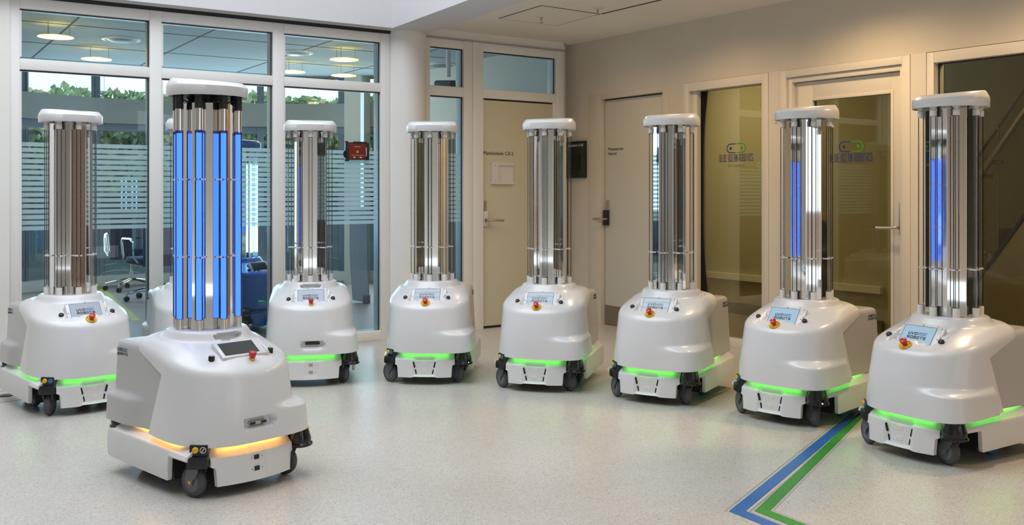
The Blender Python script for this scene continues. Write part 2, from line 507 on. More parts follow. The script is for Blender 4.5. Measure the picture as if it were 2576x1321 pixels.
mb = MB()
for x0, x1, z0, z1 in ((1.4, 4.9, 0, 5.3), (7.2, 9.5, 0, 5.3), (4.9, 7.2, 0, 0.9), (4.9, 7.2, 2.6, 5.3)): mb.box(((x0+x1)/2, -5.08, (z0+z1)/2), (x1-x0, 0.16, z1-z0))
struct(link('wall_rear_panelling', mb.mesh('wall_rear_panelling', M['wood'], 0)), 'brown panelled wall with a window behind the viewer', 'wall')

# glazed partition A: head wall above it, fascia of the atrium, beam, ceiling
struct(pbox(PA, 'trim_1', M['gasket'], -2.80, 0.04, 2.532, 2.555, -0.12, 0.01), 'thin shadow gap above the glazed partition', 'trim')  # black strip stands in for the shade in the gap
mb = MB()
c0 = Vector((-0.97, 7.824, 0)); dl = PA.d; dr = Vector((0.505, -0.863, 0)).normalized()
ndr = Vector((0.863, 0.505, 0)).normalized()
e2 = Vector((-0.762, 8.161, 0))
F0 = c0-dl*4.2; F1 = c0; F2 = c0+dr*9.5
bk0 = PA.at(-4.2, -0.12, 0); bk1 = PA.at(0.1, -0.12, 0)
poly = [F0, F1, F2, F2+ndr*0.40, e2, PC.at(-0.62, 0.0, 0), bk1, bk0]
mb.prism([(p.x, p.y) for p in poly], 2.745, lambda a, b, d: (a, b, 2.555+d))
struct(link('trim_2', mb.mesh('trim_2', M['fascia'], 0)), 'white fascia and beam around the roof light opening', 'beam')

# unseen upper wall and roof, shaped to block sky; openings added for pane reflections
mb = MB()
def ubox(s0, s1, z0, z1):
    a, b = F1+dr*s0, F1+dr*s1
    mb.prism([(q.x, q.y) for q in (a, b, b+ndr*0.2, a+ndr*0.2)], z1-z0, lambda x, y, d: (x, y, z0+d))
for s0, s1, z0, z1 in ((9.5, 10.1, 2.75, 5.3), (10.1, 13.0, 2.75, 4.0), (10.1, 13.0, 4.5, 5.3), (13.0, 13.3, 2.75, 5.3), (13.3, 16.3, 2.75, 4.5), (13.3, 16.3, 5.02, 5.3), (16.3, 17.5, 2.75, 5.3)): ubox(s0, s1, z0, z1)
struct(link('wall_upper', mb.mesh('wall_upper', M['fascia'], 0)), 'white upper wall of the atrium outside the frame', 'wall')
mb = MB()
for poly_ in ([(-8.7, -5.3), (9.5, -5.3), (9.5, 1.4), (-8.7, 1.4)], [(-8.7, 1.4), (-5.6, 1.4), (-5.6, 6.2), (-8.7, 6.2)]): mb.prism(poly_, 0.15, lambda a, b, d: (a, b, 5.3+d))
struct(link('roof', mb.mesh('roof', M['fascia'], 0)), 'white roof around the roof light outside the frame', 'roof')

ZC = 2.63
mb = MB()
hp = [Vector((-0.111, 7.801, 0)), Vector((0.375, 8.147, 0)), Vector((0.697, 7.607, 0)), Vector((0.222, 7.255, 0))]
cp = [PC.at(-0.75, -0.15, 0), PC.at(1.0, -0.15, 0), PR.at(-0.7, -0.1, 0), PR.at(12.0, -0.1, 0), F2+ndr*0.3, e2+ndr*(-0.05)]
mb.prism([(p.x, p.y) for p in cp], 0.12, lambda a, b, d: (a, b, ZC+d))
ceiling = struct(link('ceiling', mb.mesh('ceiling', M['ceil'], 0)), 'cream ceiling between the beam and the office wall', 'ceiling')
cc = sum(hp, Vector())/4
def inset(p, k): return p+(cc-p).normalized()*k
mb = MB()
g_out = hp; g_in = [inset(p, 0.012) for p in hp]
for i in range(4):
    j = (i+1) % 4
    mb.prism([(q.x, q.y) for q in (g_out[i], g_out[j], g_in[j], g_in[i])], 0.003, lambda a, b, d: (a, b, ZC-0.002+d))
p0 = hp[2]; dd = (Vector((1.074, 7.06, 0))-p0).normalized(); p1 = p0+dd*6
nn = Vector((-dd.y, dd.x, 0))*0.020
mb.prism([(q.x, q.y) for q in (p0, p1, p1+nn, p0+nn)], 0.003, lambda a, b, d: (a, b, ZC-0.002+d))
link('joint', mb.mesh('joint', M['groove'], 0), ceiling)
mb = MB()
mb.prism([(q.x, q.y) for q in [inset(p, 0.014) for p in hp]], 0.004, lambda a, b, d: (a, b, ZC-0.003+d))
link('access_hatch', mb.mesh('access_hatch', M['ceil'], 0), ceiling)

def px_at(px, py, D): return Vector(((px-1288)/2420*D, D, 1.218+(484-py)/2420*D))
def sprinkler(p, label, k=1.0):
    t = thing('sprinkler', (p.x, p.y, ZC), 0, label, 'sprinkler', 'ceiling sprinklers')
    mb = MB(); mb.lathe([(0.038*k, -0.001), (0.036*k, -0.006), (0.016, -0.011), (0.012, -0.012)], n=20)
    link('rosette', mb.mesh('rosette', M['white_pl']), t)
    mb = MB(); mb.lathe([(0.008, -0.01), (0.008, -0.034), (0.004, -0.036), (0.004, -0.05)], n=10)
    mb.lathe([(0.016, -0.052), (0.016, -0.055)], n=12)
    link('nozzle', mb.mesh('nozzle', M['steel']), t)
sprinkler(Vector((0.235, 7.70, 0)), 'chrome sprinkler in the middle of the ceiling hatch')
sprinkler(Vector((0.655, 7.36, 0)), 'larger red sprinkler head beside the ceiling joint line', 1.2)

# wall C (door wall): band above the frame
struct(pbox(PC, 'wall_back', M['wall'], -0.64, 0.905, 2.55, 2.75, -0.15, 0.0), 'cream wall band above the meeting room door frame', 'wall')
struct(pbox(PC, 'wall_corner', M['wall'], 0.905, 1.25, 0, 2.75, -0.25, -0.14), 'narrow wall return in the corner by the meeting room door', 'wall')

# rounded column between partition A and the door wall
mb = MB()
cm = (PA.at(0.036, 0, 0)+PC.at(-0.62, 0, 0))/2
cc2 = cm+PA.n*(-0.045)
mb.lathe([(0.185, 0.0), (0.185, 2.60)], (cc2.x, cc2.y, 0), 48)
struct(link('column', mb.mesh('column', M['wall'])), 'round white column between the glazed partition and the door frame', 'column')

# wall R
mb = MB()
PR.box(mb, -0.75, 12.5, 2.122, 2.75, -0.14, 0.0)
PR.box(mb, -0.75, -0.19, 0, 2.122, -0.14, 0.0)
PR.box(mb, 0.862, 1.041, 0, 2.122, -0.14, 0.0)
struct(link('wall_right', mb.mesh('wall_right', M['wall_r'], 0)), 'cream office wall above and between the doors', 'wall')

struct(pbox(PR, 'wall_right_panelling', M['wood'], 5.3, 12.5, 0, 2.122, -0.14, 0.0), 'brown panelled wall beyond the stair window', 'wall')

# ------------------------------------------------------------------ window frames
def frame_bar(pl, name, t0, t1, z0, z1, par, n0=-0.06, n1=0.0, mat='frame'):
    return pbox(pl, name, M[mat], t0, t1, z0, z1, n0, n1, par, bevel=0.003)

def pane(pl, par, t0, t1, z0, z1, mat, fmat, bead=0.014, n=-0.03, depth=0.06, gasket=True):
    """glass with a dark gasket line and a glazing bead around it"""
    pbox(pl, 'pane', M[mat], t0, t1, z0, z1, n-0.004, n+0.004, par)
    if gasket:
        mb = MB(); g = 0.006
        pl.box(mb, t0, t1, z1-g, z1, n+0.004, n+0.012); pl.box(mb, t0, t1, z0, z0+g*.5, n+0.004, n+0.012)
        pl.box(mb, t1-g*.8, t1, z0, z1, n+0.004, n+0.012); pl.box(mb, t0, t0+g*.5, z0, z1, n+0.004, n+0.012)
        link('gasket', mb.mesh('gasket', M['gasket'], 0), par)

winA = struct(thing('window_1', tuple(PA.at(-1.3, 0, 0)), 0, 'white framed floor to ceiling glazed partition of the meeting room', 'window'), None, None)
winA['kind'] = 'structure'
def under(par, o):
    o.parent = par; o.matrix_parent_inverse = Matrix.Translation(-Vector(par.location)); return o
class Holder:  # children of an unrotated empty keep their world coordinates
    pass
def P_(par, *objs):
    for o in objs: under(par, o)
panesA = [(-2.706, -1.869), (-1.786, -0.957), (-0.868, -0.043)]
for t0, t1 in ((-2.77, -2.706), (-1.869, -1.786), (-0.957, -0.868), (-0.043, 0.036)):
    P_(winA, pbox(PA, 'mullion', M['frame'], t0, t1, 0, 2.53, -0.14, 0.0, None, 0.003))
for z0, z1, nm in ((2.455, 2.53, 'header'), (2.045, 2.118, 'transom'), (0.0, 0.08, 'sill')):
    for t0, t1 in panesA:
        P_(winA, pbox(PA, nm, M['frame'], t0, t1, z0, z1, -0.14, -0.002, None, 0.003))
bead_me = {}
for t0, t1 in panesA:
    for z0, z1 in ((0.08, 2.045), (2.118, 2.455)):
        P_(winA, pbox(PA, 'pane', M['glass'], t0, t1, z0, z1, -0.045, -0.037))
        mb = MB(); g = 0.008
        PA.box(mb, t0, t1, z1-g, z1, -0.037, -0.03); PA.box(mb, t1-g, t1, z0, z1-g, -0.037, -0.03)
        P_(winA, link('gasket', mb.mesh('gasket', M['gasket'], 0)))
        mb = MB(); q = 0.012
        for b0, b1, c0_, c1_ in ((t0, t1, z0, z0+q), (t0, t1, z1-q, z1-0.001), (t0, t0+q, z0+q, z1-q), (t1-q, t1, z0+q, z1-q)):
            if c1_ == z1-0.001 or b1 == t1: continue
            PA.box(mb, b0, b1, c0_, c1_, -0.03, -0.008)
        P_(winA, link('glazing_bead', mb.mesh('glazing_bead', M['frame'], 0)))
# frosted bands: 16 strips per pane
strip_me = {}
def strips(pl, par, t0, t1, z0=0.96, pitch=0.0380, h=0.0275, count=16, n=-0.0355):
    L = t1-t0
    key = round(L, 3)
    if key not in strip_me:
        mb = MB(); mb.box((0, 0, 0), (L, h, 0.001)); strip_me[key] = mb.mesh('frosted_strip', M['frost'], 0)
    for k in range(count):
        o = link('frosted_strip', strip_me[key])
        o.matrix_world = pl.mat((t0+t1)/2, n, z0+h/2+pitch*k)
        mw = o.matrix_world.copy()
        o.parent = par; o.matrix_parent_inverse = Matrix.Translation(-Vector(par.location)); o.matrix_basis = mw
for t0, t1 in panesA: strips(PA, winA, t0+0.002, t1-0.006)

# frame C: side light, fan light, door
winC = thing('window_2', tuple(PC.at(-0.3, 0, 0)), 0, 'narrow side light and fan light framing the meeting room door', 'window', kind='structure')
def cb(nm, t0, t1, z0, z1, n0=-0.14, n1=0.0, m='frame'): P_(winC, pbox(PC, nm, M[m], t0, t1, z0, z1, n0, n1, None, 0.003))
cb('mullion', -0.617, -0.55, 0, 2.55); cb('mullion', -0.209, -0.117, 0, 2.55); cb('mullion', -0.114, -0.002, 0, 2.55)
cb('mullion', 0.812, 0.903, 0, 2.55)
for t0, t1 in ((-0.55, -0.209), (-0.002, 0.812)):
    cb('header', t0, t1, 2.476, 2.55, n1=-0.002); cb('transom', t0, t1, 2.055 if t0 < -.1 else 2.06, 2.14, n1=-0.002)
cb('sill', -0.55, -0.209, 0, 0.085, n1=-0.002)
P_(winC, pbox(PC, 'header_trim', M['beam'], -0.63, 0.91, 2.55, 2.562, -0.1, 0.012))
for t0, t1, z0, z1 in ((-0.55, -0.209, 0.085, 2.055), (-0.55, -0.209, 2.14, 2.476), (-0.002, 0.812, 2.14, 2.476)):
    P_(winC, pbox(PC, 'pane', M['glass'], t0, t1, z0, z1, -0.045, -0.037))
    mb = MB(); g = 0.009
    PC.box(mb, t0, t1, z1-g, z1, -0.037, -0.03); PC.box(mb, t1-g, t1, z0, z1-g, -0.037, -0.03)
    P_(winC, link('gasket', mb.mesh('gasket', M['gasket'], 0)))
strips(PC, winC, -0.548, -0.22)

# door 1: Moedelokale C0-2
def lever(pl, par, t, z, n, dirn, length=0.17, mat='steel'):
    mb = MB()
    a = pl.at(t, n, z); b = pl.at(t, n+0.05, z); c = pl.at(t+dirn*0.02, n+0.056, z); e = pl.at(t+dirn*length, n+0.056, z-0.004)
    mb.tube([a, b, c, e], [0.011, 0.011, 0.011, 0.0105], 12)
    P_(par, link('lever_handle', mb.mesh('lever_handle', M[mat])))
d1 = thing('door_1', tuple(PC.at(0.4, 0, 0)), 0, 'plain cream door marked Mødelokale C0-2 under a fan light', 'door', kind='structure')
P_(d1, pbox(PC, 'leaf', M['door'], 0.0, 0.784, 0.02, 2.045, -0.085, -0.03, None, 0.002))
P_(d1, pbox(PC, 'jamb', M['frame'], 0.787, 0.812, 0.0, 2.06, -0.10, -0.012, None, 0.002))
P_(d1, pbox(PC, 'door_seal', M['gasket'], 0.0, 0.787, 2.045, 2.056, -0.085, -0.03))
P_(d1, pbox(PC, 'threshold', M['gasket'], 0.0, 0.80, 0.0, 0.019, -0.085, -0.035))
o = link('lettering', text_mesh('lettering', 'Mødelokale C0-2', 0.047, M['ink'])); mw = PC.mat(0.014, -0.029, 1.555); o.parent = d1
o.matrix_parent_inverse = Matrix.Translation(-Vector(d1.location)); o.matrix_basis = mw
mb = MB()  # white sign holder: backing with three raised rails
PC.box(mb, 0.094, 0.335, 1.292, 1.487, -0.03, -0.022)
PC.box(mb, 0.094, 0.165, 1.292, 1.487, -0.022, -0.008)
PC.box(mb, 0.165, 0.335, 1.463, 1.487, -0.022, -0.008); PC.box(mb, 0.165, 0.335, 1.292, 1.317, -0.022, -0.008)
hold = link('sign_holder', mb.mesh('sign_holder', M['white_pl'], 0)); P_(d1, hold)
for z in (1.32, 1.459):
    mb = MB(); PC.box(mb, 0.128, 0.134, z, z+0.006, -0.008, -0.006)
    s_ = link('screw', mb.mesh('screw', M['ink'], 0)); P_(d1, s_)
P_(d1, pbox(PC, 'lock_plate', M['steel'], 0.004, 0.046, 0.93, 1.142, -0.03, -0.024, None, 0.002))
P_(d1, pbox(PC, 'card_reader', M['white_pl'], 0.004, 0.054, 0.915, 1.048, -0.024, -0.008, None, 0.003))
mb = MB(); mb.lathe([(0.014, 0), (0.014, 0.006)], n=18); me = mb.mesh('handle_rose', M['blackgloss'])
o = link('handle_rose', me); o.parent = d1; o.matrix_parent_inverse = Matrix.Translation(-Vector(d1.location)); o.matrix_basis = PC.mat(0.03, -0.008, 0.969)
lever(PC, d1, 0.03, 0.969, -0.008, 1, 0.155)

# door 2: Motionsrum Herrer
d2 = thing('door_2', tuple(PR.at(0.4, 0, 0)), 0, 'pale door marked Motionsrum Herrer with brown kick plate', 'door', kind='structure')
P_(d2, pbox(PR, 'leaf', M['door2'], -0.006, 0.783, 0.012, 2.062, -0.10, -0.045, None, 0.002))
P_(d2, pbox(PR, 'casing', M['wall_r'], -0.19, -0.014, 0, 2.122, -0.14, 0.004, None, 0.003))
P_(d2, pbox(PR, 'casing', M['wall_r'], 0.790, 0.862, 0, 2.122, -0.14, 0.004, None, 0.003))
P_(d2, pbox(PR, 'casing', M['wall_r'], -0.014, 0.790, 2.074, 2.122, -0.14, 0.004, None, 0.003))
P_(d2, pbox(PR, 'door_seal', M['gasket'], -0.012, 0.788, 2.062, 2.073, -0.10, -0.05))
P_(d2, pbox(PR, 'kick_plate', M['kick'], -0.002, 0.780, 0.012, 0.181, -0.045, -0.041))
o = link('lettering', text_mesh('lettering', 'Motionsrum\nHerrer', 0.042, M['ink'])); o.parent = d2
o.matrix_parent_inverse = Matrix.Translation(-Vector(d2.location)); o.matrix_basis = PR.mat(0.036, -0.044, 1.60)
P_(d2, pbox(PR, 'lock_plate', M['steel'], 0.010, 0.056, 0.96, 1.145, -0.045, -0.040, None, 0.002))
P_(d2, pbox(PR, 'lock_body', M['black'], -0.002, 0.058, 0.915, 1.055, -0.040, -0.012, None, 0.006))
lever(PR, d2, 0.05, 0.975, -0.012, -1, 0.12)

# wall display by the corner
disp = thing('wall_display', tuple(PR.at(-0.36, 0.0, 1.52)), 0, 'black room display panel lettered Mødelokale 2-C02 on the wall', 'display')
P_(disp, pbox(PR, 'housing', M['black'], -0.505, -0.211, 1.355, 1.702, 0.001, 0.028, None, 0.006))
P_(disp, pbox(PR, 'screen', M['scr_off'], -0.465, -0.275, 1.43, 1.585, 0.028, 0.030))
o = link('lettering', text_mesh('lettering', 'Mødelokale 2-C02', 0.032, M['white_pl'], align='RIGHT')); o.parent = disp
o.matrix_parent_inverse = Matrix.Translation(-Vector(disp.location)); o.matrix_basis = PR.mat(-0.232, 0.0285, 1.652)
tag(o, 'white lettering')

# window 3, door 3, window 4 in the office wall
def rbar(par, nm, t0, t1, z0, z1, n0=-0.12, n1=0.0, bev=0.002): P_(par, pbox(PR, nm, M['frame_r'], t0, t1, z0, z1, n0, n1, None, bev))
w3 = thing('window_3', tuple(PR.at(1.5, 0, 0)), 0, 'tall tinted pane with blue and green logo beside the glass door', 'window', kind='structure')
rbar(w3, 'jamb', 1.041, 1.10, 0, 2.120, n1=0.006); rbar(w3, 'jamb', 1.102, 1.163, 0, 2.115, n1=-0.03)
rbar(w3, 'jamb', 1.866, 1.926, 0, 2.120, n1=0.006)
rbar(w3, 'header', 1.10, 1.866, 2.05, 2.120, n1=0.006); rbar(w3, 'sill', 1.163, 1.866, 0, 0.066)
P_(w3, pbox(PR, 'pane', M['film'], 1.163, 1.866, 0.066, 2.05, -0.088, -0.080))
mb = MB(); PR.box(mb, 1.163, 1.166, 0.066, 2.05, -0.08, -0.074); P_(w3, link('gasket', mb.mesh('gasket', M['gasket'], 0)))
post = struct(pbox(PR, 'trim_3', M['frame_r'], 1.929, 2.036, 0, 2.122, -0.14, 0.0), 'cream post between tinted pane and glass door', 'trim')
P_(w3, pbox(PR, 'contact_sensor', M['white_pl'], 1.995, 2.010, 1.74, 1.80, 0.0, 0.010, None, 0.002))

d3 = thing('door_3', tuple(PR.at(2.6, 0, 0)), 0, 'cream framed glass door with logo and steel lever handle', 'door', kind='structure')
rbar(d3, 'jamb', 2.038, 2.095, 0, 2.120, n1=0.008); rbar(d3, 'jamb', 2.097, 2.135, 0, 2.075, n1=-0.012)
rbar(d3, 'jamb', 3.040, 3.098, 0, 2.120, n1=0.008); rbar(d3, 'jamb', 3.014, 3.038, 0, 2.075, n1=-0.012)
rbar(d3, 'header', 2.095, 3.040, 2.066, 2.120, n1=0.008); rbar(d3, 'header', 2.135, 3.014, 2.028, 2.064, n1=-0.012)
for nm, t0, t1, z0, z1 in (('stile', 2.137, 2.289, 0.012, 2.024), ('stile', 2.923, 3.011, 0.012, 2.024), ('rail', 2.289, 2.923, 1.885, 2.024), ('rail', 2.289, 2.923, 0.012, 0.14)):
    rbar(d3, nm, t0, t1, z0, z1, n0=-0.10, n1=-0.052)
for nm, t0, t1, z0, z1 in (('glazing_bead', 2.262, 2.289, 0.12, 1.91), ('glazing_bead', 2.923, 2.945, 0.12, 1.91), ('glazing_bead', 2.289, 2.923, 1.885, 1.908)):
    rbar(d3, nm, t0, t1, z0, z1, n0=-0.055, n1=-0.047)
P_(d3, pbox(PR, 'pane', M['film'], 2.289, 2.923, 0.14, 1.885, -0.080, -0.072))
P_(d3, pbox(PR, 'lock_plate', M['steel'], 2.985, 3.009, 0.938, 1.149, -0.052, -0.044, None, 0.002))
lever(PR, d3, 2.997, 0.982, -0.045, -1, 0.145)
struct(pbox(PR, 'trim_4', M['frame_r'], 3.100, 3.208, 0, 2.122, -0.14, 0.0), 'cream post between glass door and stair window', 'trim')
w4 = thing('window_4', tuple(PR.at(4.2, 0, 0)), 0, 'wide dark tinted window showing the staircase', 'window', kind='structure')
rbar(w4, 'jamb', 3.210, 3.259, 0, 2.120, n1=-0.004); rbar(w4, 'header', 3.259, 5.2, 2.05, 2.120, n1=-0.004)
rbar(w4, 'sill', 3.259, 5.2, 0, 0.10, n1=-0.004); rbar(w4, 'jamb', 5.2, 5.3, 0, 2.120, n1=-0.004)
P_(w4, pbox(PR, 'pane', M['film'], 3.259, 5.2, 0.10, 2.05, -0.072, -0.064))
mb = MB(); PR.box(mb, 3.259, 5.2, 2.043, 2.05, -0.064, -0.056); PR.box(mb, 3.259, 3.265, 0.1, 2.043, -0.064, -0.056)
P_(w4, link('gasket', mb.mesh('gasket', M['gasket'], 0)))

# printed logos on the two tinted panes
def pane_logo(par, tc_, n, z_mark, half, z_txt0, z_txt1, t0, t1):
    """two half capsules with dots, the company words and the faded line under them"""
    def put(nm, mb, mat): 
        o = link(nm, mb.mesh(nm, M[mat], 0)); o.parent = par
        o.matrix_parent_inverse = Matrix.Translation(-Vector(par.location)); o.matrix_basis = PR.mat(tc_, n, 0); return o
    fn = lambda a, b, d: (a, b, d)
    R = 0.0385; r = 0.031; gapx = 0.006; ze = z_mark
    for sgn, mt in ((-1, 'logo_blue'), (1, 'logo_green')):
        mb = MB(); cx = sgn*(half-R)
        outer = [(cx+sgn*R*cos(a), ze+R*sin(a)) for a in [pi/2-pi*k/14 for k in range(15)]]
        inner = [(cx+sgn*r*cos(a), ze+r*sin(a)) for a in [pi/2-pi*k/14 for k in range(15)]]
        outer = [(sgn*gapx, ze+R)]+outer+[(sgn*gapx, ze-R)]; inner = [(sgn*gapx, ze+r)]+inner+[(sgn*gapx, ze-r)]
        for i in range(len(outer)-1):
            mb.prism([outer[i], outer[i+1], inner[i+1], inner[i]], 0.0006, fn)
        mb.prism([(sgn*(half-R-0.003)+0.0105*cos(2*pi*k/16), ze+0.0125*sin(2*pi*k/16)) for k in range(16)], 0.0006, fn)
        put('logo', mb, mt)
    mb = MB(); h = z_txt1-z_txt0; wtot = t1-t0
    words = 'BLUE OCEAN ROBOTICS'; nch = len(words)
    # measure with unit width, then fit
    unit = 0; 
    for ch in words: unit += 0.75 if ch == ' ' else (0.52 if ch == 'I' else 1.24)
    wl = wtot/unit
    strokes(mb, words, t0-tc_, z_txt0, wl, h, wl*0.24, wl*0.27, fn)
    put('lettering', mb, 'logo_blue')
    o = link('lettering', text_mesh('lettering', 'for humans', 0.036, M['tagline'], 0.0003, 'CENTER')); o.parent = par
    o.matrix_parent_inverse = Matrix.Translation(-Vector(par.location)); o.matrix_basis = PR.mat((t0+t1)/2, n, z_txt0-0.042)
    tag(o, 'faint tagline lettering')
pane_logo(w3, 1.539, -0.0785, 1.568, 0.099, 1.462, 1.521, 1.364, 1.714)
pane_logo(d3, 2.598, -0.0705, 1.540, 0.099, 1.432, 1.492, 2.424, 2.771)

# ------------------------------------------------------------------ floor stripes, floor socket, joint lines
def ribbon(name, mat, P, label, cat, z=0.0015):
    mb = MB(); mb.prism(P, z, lambda a, b, d: (a, b, d+0.0003))
    return tag(link(name, mb.mesh(name, M[mat], 0)), label, cat)
def ext(p, q, d):
    v = (Vector(q)-Vector(p)).normalized()*d; return (q[0]+v.x, q[1]+v.y)
b_out = (0.828, 3.670); b_o2 = (1.851, 5.275); b_in = (0.892, 3.674); b_i2 = (1.963, 5.362)
ribbon('floor_stripe', 'stripe_b', [b_out, ext(b_out, (0.917, 3.521), 0.7), ext(b_in, (0.98, 3.521), 0.7), b_in, ext(b_in, b_i2, 0.35), ext(b_out, b_o2, 0.45)], 'blue painted floor stripe turning a corner beside the green one', 'floor stripe')
ribbon('floor_stripe', 'stripe_g', [(0.926, 3.674), ext((0.926, 3.674), (1.014, 3.521), 0.7), ext((0.986, 3.677), (1.078, 3.521), 0.7), (0.986, 3.677), ext((0.986, 3.677), (1.928, 5.253), 0.6), ext((0.926, 3.674), (1.873, 5.232), 0.6)], 'green painted floor stripe turning a corner inside the blue one', 'floor stripe')
mb = MB()
def strip2(p, q, w):
    p = Vector(p); q = Vector(q); d = (q-p).normalized(); n = Vector((-d.y, d.x))*w/2
    mb.prism([tuple(p-n), tuple(q-n), tuple(q+n), tuple(p+n)], 0.0006, lambda a, b, d: (a, b, d))
strip2((0.812, 3.672), (1.84, 5.285), 0.007); strip2((0.907, 3.672), (1.95, 5.30), 0.004); strip2((0.915, 3.678), (1.955, 5.29), 0.005)
strip2((1.0, 3.68), (1.945, 5.262), 0.005); strip2((0.907, 3.672), (1.0, 3.51), 0.005); strip2((1.0, 3.68), (1.093, 3.521), 0.004)
link('adhesive_edge', mb.mesh('adhesive_edge', M['grime'], 0), floor)
mb = MB(); strip2((-3.5, 5.62), (-3.11, 5.905), 0.006); strip2((-3.5, 5.13), (-2.87, 5.655), 0.006); strip2((-2.87, 5.655), (-2.4, 6.0), 0.005)
link('floor_joint', mb.mesh('floor_joint', M['groove'], 0), floor)
fs = thing('floor_socket', (-3.03, 5.757, 0), 0, 'round black floor socket cover on the floor near the left edge', 'floor socket')
mb = MB(); mb.lathe([(0.042, 0.0005), (0.042, 0.003), (0.036, 0.006), (0.0, 0.007)], n=28, cap1=False); link('cover', mb.mesh('cover', M['black']), fs)
mb = MB(); mb.box((0, 0, 0.0075), (0.05, 0.003, 0.001)); link('lid_slot', mb.mesh('lid_slot', M['steel'], 0), fs)

# ------------------------------------------------------------------ the robots
def sup(th, xc, a, b, n):
    c, s_ = cos(th), sin(th)
    return xc+a*abs(c)**(2/n)*(1 if c >= 0 else -1), b*abs(s_)**(2/n)*(1 if s_ >= 0 else -1)
NF, NS, NB = 44, 6, 12       # columns of a half: front quarter, side, rear quarter
def even_arc(xc, a, b, n, steps):
    """front quarter of a superellipse at even arc length"""
    P = [Vector(sup(pi/2*(q/600), xc, a, b, n)) for q in range(601)]
    d = [0.0]
    for p, q in zip(P, P[1:]): d.append(d[-1]+(q-p).length)
    out = []; i = 0
    for k in range(steps+1):
        t = d[-1]*k/steps
        while i < 599 and d[i+1] < t: i += 1
        f = (t-d[i])/max(1e-9, d[i+1]-d[i]); out.append(tuple(P[i].lerp(P[i+1], min(1, f))))
    return out
def zbelt(x): return 0.487+(0.37-x)*0.17
def zbot(x): return 0.203+(0.37-x)*0.05

def half_cols(side):
    """belt points of one side from the front centre to the rear centre"""
    P = []
    for k in range(NF+1):
        x, y = sup(pi/2*k/NF, 0.12, 0.255, 0.262, 2.3); P.append((x, y*side))
    for k in range(1, NS+1):
        u = k/NS; P.append((0.12-0.23*u, side*(0.262-0.014*u)))
    for k in range(1, NB+1):
        th = pi/2+pi/2*k/NB; x, y = sup(th, -0.11, 0.088, 0.248, 2.6); P.append((x, y*side))
    return P

